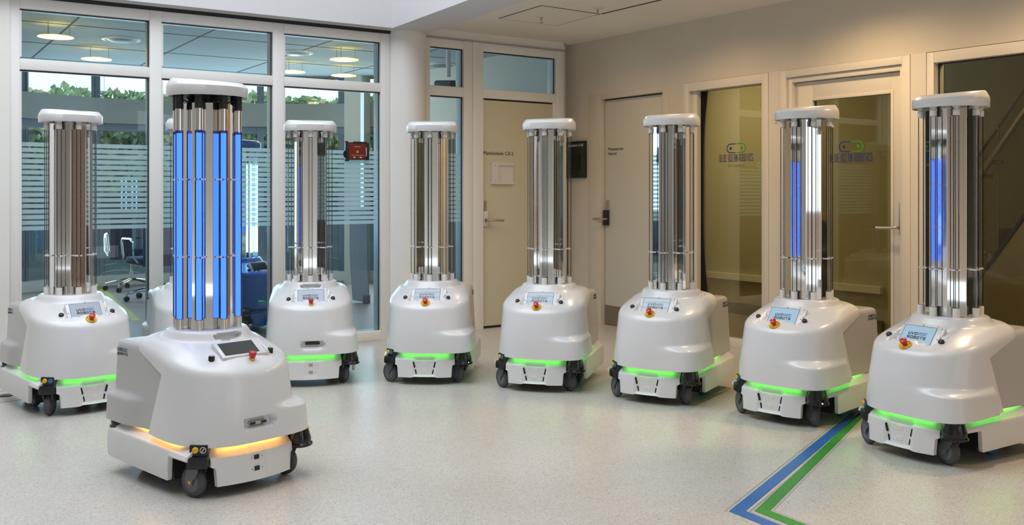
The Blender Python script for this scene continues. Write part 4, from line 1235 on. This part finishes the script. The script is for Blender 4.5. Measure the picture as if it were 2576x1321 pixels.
    for k in range(8):
        a = pi/4*k; p = (RT*cos(a), RT*sin(a), 0)
        if not glow:
            tu = L('tube', 'tube', lambda: (lambda mb: (mb.lathe([(0.0128, 0.668), (0.0128, 1.585)], n=18, cap0=False, cap1=False), mb.mesh('tube', M['tube'], 60))[1])(MB()), root, p, (0, 0, a))
            L('lower_socket', 'lsock', lambda: lathe_me('lower_socket', 'socket', [(0.0165, 0.6335), (0.0165, 0.673), (0.0155, 0.676), (0.0130, 0.676)], 20), tu)
            L('upper_socket', 'usock', lambda: lathe_me('upper_socket', 'socket', [(0.0130, 1.578), (0.0160, 1.579), (0.0160, 1.606), (0.0125, 1.608), (0.0125, 1.618), (0.0185, 1.619), (0.0185, 1.64)], 20), tu)
            zc_ = 0.855
            clips = (zc_,)
        else:
            g = 'bluetube' if lit else 'plainglass'; core = 'bluecore' if lit else 'whitecore'
            tu = L('tube', ('gtube', lit), lambda: (lambda mb: (mb.lathe([(0.0163, 0.678), (0.0163, 1.482)], n=20, cap0=False, cap1=False), mb.mesh('tube', M[g], 60))[1])(MB()), root, p, (0, 0, a))
            L('glow_core', ('gcore', lit), lambda: lathe_me('glow_core', core, [(0.0115, 0.680), (0.0115, 1.470)], 16), tu)
            if k == 7 and lit: pass
            sm = 'chrome' if lit else 'socket'
            L('lower_sleeve', ('lsl', lit), lambda: lathe_me('lower_sleeve', sm, [(0.0160, 0.6335), (0.0160, 0.680)], 20), tu)
            L('upper_sleeve', ('usl', lit), lambda: lathe_me('upper_sleeve', sm, [(0.0160, 1.480), (0.0160, 1.576)], 20), tu)
            L('upper_socket', ('ub', lit), lambda: lathe_me('upper_socket', 'blacksock' if lit else 'socket', [(0.0175, 1.574), (0.0175, 1.594), (0.0160, 1.595), (0.0160, 1.600), (0.0175, 1.601), (0.0175, 1.618), (0.0160, 1.619), (0.0160, 1.624), (0.0172, 1.625), (0.0172, 1.652)], 20), tu)
            clips = (1.273, 0.942)
        for zc_ in clips:
            def clip_me():
                mb = MB(); mb.rbox((-0.006, 0, 0), (0.034, 0.034, 0.0075), 0.002, None, 1); mb.rbox((-0.020, 0, 0), (0.008, 0.05, 0.006), 0.0015, None, 1); return mb.mesh('clip', M['clip'], 40)
            L('clip', 'clip', clip_me, tu, (0, 0, zc_))
    if lit:   # wires and frame under the cap
        def wires():
            mb = MB()
            for k in range(5):
                a = 1.0+k*1.2; mb.tube([(0.06*cos(a), 0.06*sin(a), 1.60), (0.11*cos(a+.3), 0.11*sin(a+.3), 1.622), (0.132*cos(a+.6), 0.132*sin(a+.6), 1.632)], 0.003, 6)
            mb.lathe([(0.10, 1.60), (0.10, 1.604)], n=24); mb.lathe([(0.045, 1.604), (0.045, 1.64)], n=16)
            return mb.mesh('wiring', M['black'], 40)
        L('wiring', 'wires', wires)
    def cap():
        mb = MB(); n = 64; rows = []
        def tz(x): return 1.694-0.10*x
        prof = [(0.160, 1.640, 0), (0.165, 1.624, 0), (0.1690, 1.620, 0), (0.1715, 1.624, 0), (0.1720, 1.660, 0), (0.1708, 0, .14), (0.1685, 0, .30), (0.157, 0, .80), (0.153, 0, .93), (0.148, 0, 1.0), (0.140, 0, 1.01), (0.125, 0, 0.97), (0.06, 0, 0.90), (0.001, 0, 0.88)]
        for r, z, w_ in prof:
            row = []
            for k in range(n):
                a = 2*pi*k/n; fx = 1.0-0.10*max(0, cos(a))*w_*(1 if r > 0.1 else r/0.1)
                x, y = r*cos(a)*fx, r*sin(a)
                zz = z if w_ <= 0 else (1-w_)*1.660+w_*tz(x)
                row.append((x, y, zz))
            rows.append(row)
        mb.quad_grid(rows, True)
        mb.ngon([(0.158*cos(2*pi*k/n), 0.158*sin(2*pi*k/n), 1.6405) for k in range(n)], True)
        return mb.mesh('cap', M['shell' if not blue else 'bluebody'], 45)
    L('cap', ('cap', blue), cap, root, (0, 0, 0.010) if lit else None)
    def under_cap():
        return lathe_me('cap_underside', 'black', [(0.158, 1.6475), (0.158, 1.6495)], 40)
    if lit: L('cap_underside', 'ucap', under_cap)
    return root

# (X, Y, yaw, front caster angles) from the survey of the photograph
robot(-2.569, 5.602, 42.5, 'unlit white robot by the left window post, pale screen and green underglow', 'plain', 'scr_pale', (-35, 30))
robot(-1.329, 4.198, 47.4, 'white robot with glowing blue tubes and orange underglow, standing before the others', 'lit', 'scr_off', (12, 18), 'orange_led')
robot(-2.075, 6.27, 27, 'white robot mostly hidden behind the one with glowing blue tubes', 'slot', 'scr_pale', (10, 20))
robot(-1.342, 6.398, 12.7, 'unlit white robot with a black camera slot in its front and green underglow', 'slot', 'scr_pale', (20, 25), 'green_led', -0.9)
robot(-0.536, 6.468, -2.8, 'unlit white robot facing straight ahead before the round white column', 'plain', 'scr_wave', (50, 42))
robot(0.241, 6.23, -15.6, 'unlit white robot before the cream door marked Mødelokale C0-2', 'plain', 'scr_wave', (48, 48))
robot(0.972, 5.871, -30.7, 'unlit white robot before the door marked Motionsrum Herrer', 'plain', 'scr_wave', (48, 44))
robot(1.640, 5.354, -46.0, 'unlit white robot with a yellow note behind its tubes, beside the floor stripes', 'plain', 'scr_blue', (55, 52))
robot(2.105, 4.619, -58.6, 'unlit white robot before the dark stair window, right of the floor stripes', 'plain', 'scr_blue', (65, 78))
robot(-2.447, 8.70, 55, 'blue robot with glowing white tubes inside the glazed meeting room', 'blue', 'scr_off', (20, 20))

# sticky note behind the tubes of the seventh robot
mb = MB()
mb.quad_grid([[(-0.038, 0, 0), (0.038, 0.004, 0)], [(-0.036, 0.022, 0.004), (0.040, 0.026, 0.004)], [(-0.034, 0.046, 0.012), (0.042, 0.048, 0.010)], [(-0.033, 0.068, 0.024), (0.043, 0.07, 0.020)]])
mb.quad_grid([[(-0.038, 0, -0.001), (0.038, 0.004, -0.001)], [(-0.034, 0.046, 0.011), (0.042, 0.048, 0.009)], [(-0.033, 0.068, 0.023), (0.043, 0.07, 0.019)]], flip=True)
nt_ = tag(link('sticky_note', mb.mesh('sticky_note', M['note']), None, (1.775, 5.485, 0.648), (0, 0, 0.2)), 'yellow sticky note lying behind the tubes of a white robot', 'note')

# warning tablet fixed on the glazed partition
tb = thing('tablet', tuple(PA.at(-0.245, -0.03, 1.55)), 0, 'black rugged tablet with red warning screen on the glass', 'tablet')
TB = PA.mat(-0.243, -0.034, 1.553)
def tput(nm, mb, mat, sm=0):
    o = link(nm, mb.mesh(nm, M[mat], sm)); o.parent = tb
    o.matrix_parent_inverse = Matrix.Translation(-Vector(tb.location)); o.matrix_basis = TB; return o
mb = MB(); mb.rbox((0, 0, 0.012), (0.205, 0.142, 0.024), 0.008); mb.rbox((0.022, 0.072, 0.012), (0.12, 0.012, 0.022), 0.004); mb.rbox((-0.094, 0.072, 0.012), (0.026, 0.016, 0.022), 0.006)
mb.rbox((-0.09, -0.075, 0.012), (0.036, 0.014, 0.022), 0.005); tput('case', mb, 'black', 40)
mb = MB(); mb.lathe([(0.035, 0.001), (0.035, 0.008)], (-0.085, -0.025, 0), 24); tput('hand_strap', mb, 'black', 40)
mb = MB(); mb.box((-0.006, -0.002, 0.0245), (0.148, 0.122, 0.001)); tput('screen', mb, 'red_scr')
mb = MB(); mb.prism([(0.069, 0.036), (0.079, 0.026), (0.079, -0.034), (0.071, -0.044)], 0.001, lambda a, b, d: (a, b, 0.0245+d)); tput('side_label', mb, 'cover')
for txt, sz, x_, y_, mt in (('DISINFECTING', 0.0088, -0.006, 0.033, 'white_txt'), ('DO NOT ENTER THE ROOM, UV DISINFECTION', 0.0052, -0.004, -0.036, 'white_txt')):
    me = text_mesh('lettering', txt, sz, M[mt], 0.0003, 'CENTER'); o = link('lettering', me); o.parent = tb
    o.matrix_parent_inverse = Matrix.Translation(-Vector(tb.location)); o.matrix_basis = TB @ Matrix.Translation((x_, y_, 0.0254))
mb = MB(); mb.prism([(-0.017, -0.012), (0.008, -0.012), (-0.0045, 0.010)], 0.0005, lambda a, b, d: (a, b, 0.025+d)); tput('warning_triangle', mb, 'yellow_txt')
mb = MB(); mb.prism([(-0.0053, -0.003), (-0.0037, -0.003), (-0.0035, 0.005), (-0.0055, 0.005)], 0.0003, lambda a, b, d: (a, b, 0.0256+d)); mb.box((-0.0045, -0.0075, 0.0257), (0.002, 0.002, 0.0003)); tput('exclamation_mark', mb, 'ink')
for x_ in (-0.032, 0.024):
    mb = MB(); mb.box((x_, -0.051, 0.0254), (0.018, 0.008, 0.0005)); tput('screen_button', mb, 'white_txt')

# ------------------------------------------------------------------ the meeting room behind partition A
def poly_prism(name, pts, z0, z1, mat, label=None, cat=None, parent=None):
    mb = MB(); mb.prism([(p[0], p[1]) for p in pts], z1-z0, lambda a, b, d: (a, b, z0+d))
    o = link(name, mb.mesh(name, M[mat], 0), parent)
    if label: struct(o, label, cat)
    return o
EXT = [(-8.2, 8.6), (-6.9, 10.3), (-5.99, 11.7), (-5.35, 12.6), (-4.19, 13.2), (-2.70, 13.4), (-1.57, 13.2), (-0.46, 12.6), (0.9, 11.6)]
inner = [tuple(PA.at(-4.2, -0.01, 0).xy), tuple(PA.at(0.2, -0.01, 0).xy), tuple(PC.at(-0.6, -0.03, 0).xy), tuple(PC.at(1.3, -0.03, 0).xy)]
room_poly = inner+EXT[::-1]
poly_prism('floor_room', room_poly, -0.10, 0.0, 'roomfloor', 'brown floor of the meeting room behind the glass', 'floor')
ZR = 2.78
crm = poly_prism('ceiling_room', room_poly, ZR, ZR+0.12, 'ceil2', 'tiled ceiling of the meeting room behind the glass', 'ceiling')
# dark joints of the room ceiling, parallel and square to the partition
mb = MB()
for n_ in (-1.2, -2.55, -3.9, -5.2): PA.box(mb, -3.6, 2.0, ZR-0.003, ZR+0.001, n_-0.009, n_+0.009)
for t_ in (-3.2, -2.0, -0.8, 0.4, 1.6): PA.box(mb, t_-0.008, t_+0.008, ZR-0.003, ZR+0.001, -5.2, -1.2)
link('joint', mb.mesh('joint', M['groove'], 0), crm)
struct(pbox(PA, 'trim_5', M['beam'], -3.6, 2.2, 2.64, ZR, -1.0, -0.14), 'grey bulkhead above the glass inside the meeting room', 'trim')
struct(pbox(PC, 'wall_room', M['roomwall'], 1.45, 1.60, 0, ZR+0.1, -4.2, -0.15), 'pale right wall of the meeting room', 'wall')
struct(pbox(PA, 'wall_room_left', M['roomwall'], -4.3, -4.2, 0, ZR+0.1, -3.4, -0.1), 'pale left wall of the meeting room', 'wall')
# outer window wall following the curve
we = thing('window_5', (-3.5, 13.2, 0), 0, 'curved outer window wall of the meeting room with a grey beam', 'window', kind='structure')
def seg_box(nm, a, b, z0, z1, w, mat):
    a = Vector((*a, 0)); b = Vector((*b, 0)); d = (b-a); c_ = (a+b)/2; n_ = Vector((-d.y, d.x, 0)).normalized()
    o = wbox(nm, M[mat], (c_.x+n_.x*0, c_.y, (z0+z1)/2), (d.length+0.02, w, z1-z0), None, atan2(d.y, d.x)); P_(we, o); return o
for a, b in zip(EXT, EXT[1:]):
    seg_box('sill', a, b, 0, 0.13, 0.14, 'frame'); seg_box('beam', a, b, 2.12, 2.44, 0.20, 'beam')
    seg_box('header', a, b, 2.02, 2.12, 0.08, 'extframe'); seg_box('pane', a, b, 0.13, 2.02, 0.01, 'plainglass'); seg_box('pane', a, b, 2.44, 2.84, 0.01, 'plainglass')
for px_, D_, w_ in ((241, 12.55, 0.10), (452, 13.0, 0.10), (655, 13.3, 0.09), (860, 13.35, 0.09), (60, 11.8, 0.09)):
    p = px_at(px_, 484, D_); P_(we, wbox('post', M['extframe'], (p.x, p.y, 1.43), (w_, 0.10, 2.82), None, 0.3))
p = px_at(899, 484, 13.0); struct(wbox('pillar', M['roomwall'], (p.x, p.y, 1.4), (0.24, 0.3, 2.80), None, -0.3), 'grey pillar between the outer windows of the meeting room', 'pillar')

def ring_lamp(px_, py_, z_, label, k=1.0):
    D_ = (z_-1.218)*2420/(484-py_); p = px_at(px_, py_, D_)
    t = thing('ceiling_lamp', (p.x, p.y, ZR), 0, label, 'lamp', 'round ceiling lamps in the meeting room')
    dz = z_-ZR
    mb = MB(); mb.lathe([(0.0, dz-0.012), (0.10*k, dz-0.010), (0.115*k, dz), (0.10*k, dz+0.012), (0.0, dz+0.014)], n=32, cap0=False, cap1=False); link('diffuser', mb.mesh('diffuser', M['lampglow']), t)
    mb = MB(); mb.lathe([(0.118*k, dz-0.002), (0.155*k, dz-0.004), (0.156*k, dz), (0.150*k, dz+0.004), (0.118*k, dz+0.004)], n=40, cap0=False, cap1=False); link('glass_ring', mb.mesh('glass_ring', M['lampring']), t)
    mb = MB()
    for q in range(3):
        a = 2.1*q+0.4; mb.tube([(0.12*k*cos(a), 0.12*k*sin(a), dz+0.004), (0.12*k*cos(a), 0.12*k*sin(a), 0)], 0.003, 6)
    link('hanger', mb.mesh('hanger', M['steel']), t)
    L_ = lamp('lamp_light', 'POINT', (p.x, p.y, z_-0.06), 15, (1.0, 0.75, 0.42), 0.1)
ring_lamp(140, 93, 2.66, 'nearest glowing round lamp in the upper left pane')
ring_lamp(243, 149, 2.66, 'second glowing round lamp in the upper left pane')
ring_lamp(866, 150, 2.66, 'large glowing round lamp in the upper right pane of the partition')
ring_lamp(735, 181, 2.66, 'glowing round lamp low beside the mullion of the right pane')
ring_lamp(865, 190, 2.66, 'farthest glowing round lamp, below the large one in the right pane')
def vent(px_, py_, label):
    D_ = (ZR-0.02-1.218)*2420/(484-py_); p = px_at(px_, py_, D_)
    t = thing('ceiling_vent', (p.x, p.y, ZR), 0, label, 'vent', 'round ceiling vents in the meeting room')
    mb = MB(); mb.lathe([(0.19, 0.0), (0.185, -0.012), (0.165, -0.02), (0.15, -0.012), (0.15, -0.004)], n=36, cap0=False, cap1=False); link('rim', mb.mesh('rim', M['white_pl']), t)
    mb = MB(); mb.lathe([(0.15, -0.006), (0.10, -0.03), (0.0, -0.032)], n=36, cap0=False, cap1=False); link('dish', mb.mesh('dish', M['hub']), t)
vent(305, 103, 'round ceiling vent in the upper left pane beside the lamps'); vent(745, 136, 'round ceiling vent in the upper right pane of the partition')
vent(1108, 166, 'round ceiling vent seen through the narrow pane by the column')

# hanging projector seen through the narrow pane
p = px_at(1128, 225, 10.5)
pj = thing('projector', (p.x, p.y, ZR), 0, 'grey ceiling projector seen through the narrow side light', 'projector')
mb = MB(); mb.tube([(0, 0, 0), (0, 0, -0.30)], 0.025, 12); link('pole', mb.mesh('pole', M['white_pl']), pj)
mb = MB(); mb.rbox((0, 0, -0.40), (0.30, 0.26, 0.10), 0.03); link('body', mb.mesh('body', M['hub'], 40), pj)
mb = MB(); mb.lathe([(0.035, 0), (0.035, 0.03)], n=18, mat=Matrix.Rotation(pi/2, 3, 'X')); link('lens', mb.mesh('lens', M['blackgloss']), pj, (0.06, -0.12, -0.40))
p = px_at(1085, 300, 11.2)
cbt = thing('cupboard', (p.x, p.y, 0), 0.6, 'pale cupboard seen through the narrow side light', 'cupboard')
mb = MB(); mb.rbox((0, 0, 0.96), (0.9, 0.4, 1.92), 0.005); link('body', mb.mesh('body', M['olive'], 40), cbt)
for s_ in (-1, 1):
    mb = MB(); mb.rbox((0.225*s_, -0.205, 0.96), (0.43, 0.018, 1.86), 0.004); d_ = link('door', mb.mesh('door', M['door2'], 40), cbt)
    mb = MB(); mb.tube([(0.04*s_, -0.22, 0.95), (0.04*s_, -0.235, 0.97), (0.04*s_, -0.235, 1.09), (0.04*s_, -0.22, 1.11)], 0.006, 8); link('handle', mb.mesh('handle', M['steel']), d_)

# office chairs
def office_chair(x, y, rz, label):
    t = thing('office_chair', (x, y, 0), rz, label, 'chair', 'office chairs in the meeting room')
    for k in range(5):
        a = 2*pi*k/5+0.2
        mb = MB(); mb.tube([(0.03*cos(a), 0.03*sin(a), 0.13), (0.16*cos(a), 0.16*sin(a), 0.115), (0.30*cos(a), 0.30*sin(a), 0.085)], [0.022, 0.018, 0.012], 10)
        g = link('base_arm', mb.mesh('base_arm', M['chrome']), t)
        mb = MB()
        for s_ in (-1, 1): mb.lathe([(0.012, -0.009), (0.030, -0.008), (0.030, 0.008), (0.012, 0.009)], (0.30*cos(a)-sin(a)*0.014*s_, 0.30*sin(a)+cos(a)*0.014*s_, 0.030), 18, Matrix.Rotation(a, 3, 'Z') @ rot_y())
        link('caster', mb.mesh('caster', M['black'], 40), g)
        mb = MB(); mb.tube([(0.30*cos(a), 0.30*sin(a), 0.09), (0.30*cos(a), 0.30*sin(a), 0.035)], 0.009, 8); link('stem', mb.mesh('stem', M['chrome']), g)
    mb = MB(); mb.tube([(0, 0, 0.10), (0, 0, 0.24)], 0.028, 12); mb.tube([(0, 0, 0.24), (0, 0, 0.41)], 0.018, 12); link('column', mb.mesh('column', M['chrome']), t)
    mb = MB(); mb.rbox((0.02, 0, 0.45), (0.48, 0.48, 0.08), 0.03); link('seat', mb.mesh('seat', M['navy'], 40), t)
    mb = MB(); rows = []
    for z in (0.40, 0.5, 0.62, 0.74, 0.86, 0.96):
        xo = -0.24-0.04*(z-0.4)
        rows.append([(xo-0.03*cos(q/8*pi-pi/2)*1.0, -0.22+0.44*q/8, z) for q in range(9)])
    back = rows+[[(p[0]-0.04, p[1], p[2]) for p in r] for r in rows[::-1]]
    mb.quad_grid(back+[back[0]])
    mb.ngon([r[0] for r in back]); mb.ngon([r[-1] for r in back], True)
    link('backrest', mb.mesh('backrest', M['navy'], 50), t)
    for s_ in (-1, 1):
        mb = MB(); mb.tube([(-0.18, 0.25*s_, 0.44), (-0.16, 0.29*s_, 0.50), (-0.14, 0.295*s_, 0.66), (-0.08, 0.295*s_, 0.70), (0.16, 0.295*s_, 0.70), (0.20, 0.29*s_, 0.66), (0.20, 0.27*s_, 0.46)], 0.012, 8)
        link('armrest', mb.mesh('armrest', M['chrome']), t)
p = px_at(330, 690, 12.0); office_chair(p.x, p.y, 1.9, 'far navy office chair with chrome base behind the left pane')
p = px_at(388, 690, 10.9); office_chair(p.x, p.y, 2.3, 'near navy office chair with chrome base, partly behind the mullion')

# perforated grey screen panel standing behind the right pane
a = px_at(905, 762, 10.6)
sp = thing('screen_panel', (a.x, a.y, 0), -0.15, 'leaning grey perforated screen panel behind the right pane', 'panel')
mb = MB()
mb.prism([(-0.085, 0.03), (0.10, 0.0), (0.06, 0.5), (0.03, 1.05), (-0.17, 1.05), (-0.14, 0.5)], 0.04, lambda a, b, d: (a, 0.15*b+d, b)); link('board', mb.mesh('board', M['perf'], 0), sp)
mb = MB(); mb.rbox((0.08, -0.01, 0.045), (0.06, 0.10, 0.09), 0.006); link('foot', mb.mesh('foot', M['hub'], 40), sp)

mb = MB(); q0 = Vector((-5.51, 12.76)); q1 = Vector((-3.55, 9.1)); d_ = (q1-q0).normalized(); n_ = Vector((-d_.y, d_.x))*0.04
mb.prism([tuple(q0-n_), tuple(q1-n_), tuple(q1+n_), tuple(q0+n_)], 0.0012, lambda a, b, d: (a, b, d+0.0003))
tag(link('floor_line', mb.mesh('floor_line', M['yline'], 0)), 'yellow line on the meeting room floor behind the glass', 'floor line')

# ------------------------------------------------------------------ garden outside the meeting room
mb = MB(); mb.prism([(-14, 8.8), (-8.1, 8.8)]+[(x, y+0.08) for x, y in EXT[1:]]+[(6, 11.8), (6, 24), (-14, 24)], -0.05, lambda a, b, d: (a, b, d-0.02))
struct(link('ground', mb.mesh('ground', M['grass'], 0)), 'grass outside the meeting room windows', 'lawn')
def hedge_top(x): return 2.68+0.14*noise.noise(Vector((x*0.9, 0, 0)))+0.07*noise.noise(Vector((x*3.1, 5, 0)))
mb = MB()
def curve_y(x): return 14.9-0.035*(x+3.0)**2 if x > -3 else 14.9-0.11*(x+3.0)**2
for k in range(15000):
    x = random.uniform(-9.5, 2.5); zt = hedge_top(x)
    z = random.uniform(0.38, 1)**0.8*zt
    y = curve_y(x)+random.uniform(-0.28, 0.10)+0.18*noise.noise(Vector((x*1.7, z*1.9, 0)))
    s_ = random.uniform(0.05, 0.095); n_ = Vector((random.uniform(-1, 1), -1.0, random.uniform(-0.2, 1.1))).normalized()
    u = n_.orthogonal().normalized(); v = n_.cross(u); a = random.uniform(0, 6.28)
    uu = (u*cos(a)+v*sin(a))*s_; vv = (v*cos(a)-u*sin(a))*s_*0.8; c_ = Vector((x, y, z))
    b = len(mb.v); mb.v += [tuple(c_-uu), tuple(c_-vv*.7), tuple(c_+uu*0.9), tuple(c_+vv*.7)]; mb.f.append((b, b+1, b+2, b+3))
def no_merge(mbx, name, mat):
    me = bpy.data.meshes.new(name); me.from_pydata(mbx.v, [], mbx.f); me.update(); me.materials.append(M[mat]); return me
hedge = thing('hedge', (-3, 14.9, 0), 0, 'ivy covered hedge outside the meeting room windows', 'hedge')
o = link('foliage', no_merge(mb, 'foliage', 'ivy')); under(hedge, o); o['kind'] = 'stuff'
mb = MB(); rows = []
xs_ = [-9.5+0.5*k for k in range(25)]
rows = [[(x, curve_y(x)+0.2, -0.05) for x in xs_], [(x, curve_y(x)+0.22, hedge_top(x)-0.15) for x in xs_], [(x, curve_y(x)+0.5, hedge_top(x)-0.15) for x in xs_], [(x, curve_y(x)+0.5, -0.05) for x in xs_]]
mb.quad_grid(rows); under(hedge, link('woody_core', mb.mesh('woody_core', M['dark'])))
mb = MB(); rows = []
for x in xs_: rows.append([(x, curve_y(x)-0.20, -0.03), (x, curve_y(x)-0.20, 0.92), (x, curve_y(x)-0.06, 0.92), (x, curve_y(x)-0.06, -0.03)])
mb.quad_grid(rows, True)
struct(link('wall_garden', mb.mesh('wall_garden', M['extframe'], 0)), 'blue grey garden wall below the ivy', 'wall')

# ------------------------------------------------------------------ rooms behind the office wall
struct(pbox(PR, 'wall_office', M['olive'], -1.2, 1.86, 0, 2.6, -1.75, -1.65), 'plain back wall of the office behind the logo pane', 'wall')
struct(pbox(PR, 'floor_office', M['roomfloor'], -1.3, 7.0, -0.1, 0.0, -4.2, -0.135), 'brown floor behind the office wall', 'floor')
struct(pbox(PR, 'ceiling_office', M['olive'], -0.6, 7.0, 2.6, 2.7, -4.2, -0.14), 'olive ceiling behind the office wall', 'ceiling')
mb = MB(); qa, qb, qc, qd = PR.at(3.12, -0.14, 0), PR.at(1.80, -1.70, 0), PR.at(1.86, -1.75, 0), PR.at(3.19, -0.14, 0)
mb.prism([(q.x, q.y) for q in (qa, qb, qc, qd)], 2.6, lambda a, b, d: (a, b, d))
struct(link('wall_partition', mb.mesh('wall_partition', M['olive'], 0)), 'slanting partition between office and stair hall', 'wall')
struct(pbox(PR, 'wall_office_end', M['olive'], -0.70, -0.60, 0, 2.6, -1.65, -0.30), 'end wall of the office behind the logo pane', 'wall')
struct(pbox(PR, 'baseboard_office', M['kick'], -0.6, 1.80, 0, 0.11, -1.65, -1.63), 'brown baseboard of the office', 'baseboard')
struct(pbox(PR, 'trim_6', M['wall'], -0.6, 1.80, 0.34, 0.40, -1.65, -1.60), 'pale rail along the office wall', 'trim')
struct(pbox(PR, 'wall_stair', M['olive'], 0.6, 7.0, 0, 2.6, -3.2, -3.1), 'olive plaster wall behind the staircase', 'wall')
struct(pbox(PR, 'wall_stair_end', M['olive'], 6.9, 7.0, 0, 2.6, -3.1, -0.14), 'end wall of the stair hall', 'wall')
lamp('office_lamp', 'AREA', tuple(PR.at(0.25, -0.75, 2.55)), 42, (1.0, 0.90, 0.70), 0.8, None, (0, 0, 0))  # added light without a fixture, brightens the office behind the panes
lamp('stair_lamp', 'AREA', tuple(PR.at(3.6, -0.62, 2.5)), 26, (1.0, 0.88, 0.68), 0.8, None, (0, 0, 0))  # added light without a fixture, brightens the staircase

# staircase: plaster flank, stringer line, glass balustrade, handrail with brackets
NST = -1.25
def on_r(px_, py_, n_):
    P0 = PR.at(0, n_, 0); k = (px_-1288)/2420
    t_ = (k*P0.y-P0.x)/(PR.d.x-k*PR.d.y); D_ = P0.y+t_*PR.d.y
    return t_, 1.218+(484-py_)/2420*D_
stc = thing('staircase', tuple(PR.at(4.4, NST, 0)), 0, 'plastered staircase with glass balustrade behind the dark window', 'staircase')
ta, za = on_r(2470, 700, NST); tb_, zb_ = on_r(2576, 556, NST); sl = (zb_-za)/(tb_-ta)
def sz(t_): return za+(t_-ta)*sl
def rprism(nm, pts, n0, n1, mat):
    mb = MB(); mb.prism(pts, n1-n0, lambda a, b, d: tuple(PR.at(a, n0+d, b))); o = link(nm, mb.mesh(nm, M[mat], 0)); P_(stc, o); return o
t_lo = ta-(za-0.0)/sl; t_hi = min(6.7, ta+(2.58-za)/sl)
rprism('flank', [(t_lo, 0.002), (t_lo+0.75, 0.002), (t_hi, sz(t_hi)-0.75*sl), (t_hi, sz(t_hi))], NST-0.9, NST, 'stair')
rprism('stringer', [(t_lo, 0.012), (t_hi, sz(t_hi)+0.01), (t_hi, sz(t_hi)+0.045), (t_lo, 0.047)], NST-0.02, NST+0.015, 'dark')
nst = int((t_hi-t_lo)/0.26)
for k in range(nst):
    t0 = t_lo+0.26*k; zz = sz(t0+0.13)
    rprism('step', [(t0, max(0.003, zz-0.10)), (t0+0.28, max(0.003, zz-0.10)+0.0), (t0+0.28, zz+0.04), (t0, zz+0.04)], NST-0.88, NST-0.03, 'olive')
tg, zg = on_r(2470, 384, NST); hgl = zg-sz(tg); tm, _ = on_r(2511, 640, NST)
for t0, t1 in ((max(t_lo, tm-1.0), tm-0.006), (tm+0.006, min(t_hi, tm+1.0))):
    rprism('glass_panel', [(t0, sz(t0)+0.04), (t1, sz(t1)+0.04), (t1, sz(t1)+hgl), (t0, sz(t0)+hgl)], NST, NST+0.012, 'film')
    mb = MB(); a_, b_ = PR.at(t0, NST+0.006, sz(t0)+hgl+0.005), PR.at(t1, NST+0.006, sz(t1)+hgl+0.005); mb.tube([a_, b_], 0.009, 8); o = link('glass_edge', mb.mesh('glass_edge', M['dark'])); P_(stc, o)
th_, zh_ = on_r(2475, 445, NST); hr = zh_-sz(th_)
mb = MB(); t0, t1 = th_, min(t_hi, th_+1.7); mb.tube([PR.at(t0, NST+0.07, sz(t0)+hr), PR.at(t1, NST+0.07, sz(t1)+hr)], 0.024, 12); o = link('handrail', mb.mesh('handrail', M['steel'])); P_(stc, o)
for px_, py_ in ((2489, 443), (2515, 408)):
    tt, zz = on_r(px_, py_, NST)
    mb = MB(); mb.tube([PR.at(tt-0.06, NST+0.02, zz), PR.at(tt+0.03, NST+0.02, zz)], 0.017, 10); mb.tube([PR.at(tt-0.06, NST+0.03, zz), PR.at(tt-0.07, NST+0.06, zz+0.03)], 0.010, 8)
    o = link('rail_bracket', mb.mesh('rail_bracket', M['steel'])); P_(stc, o)
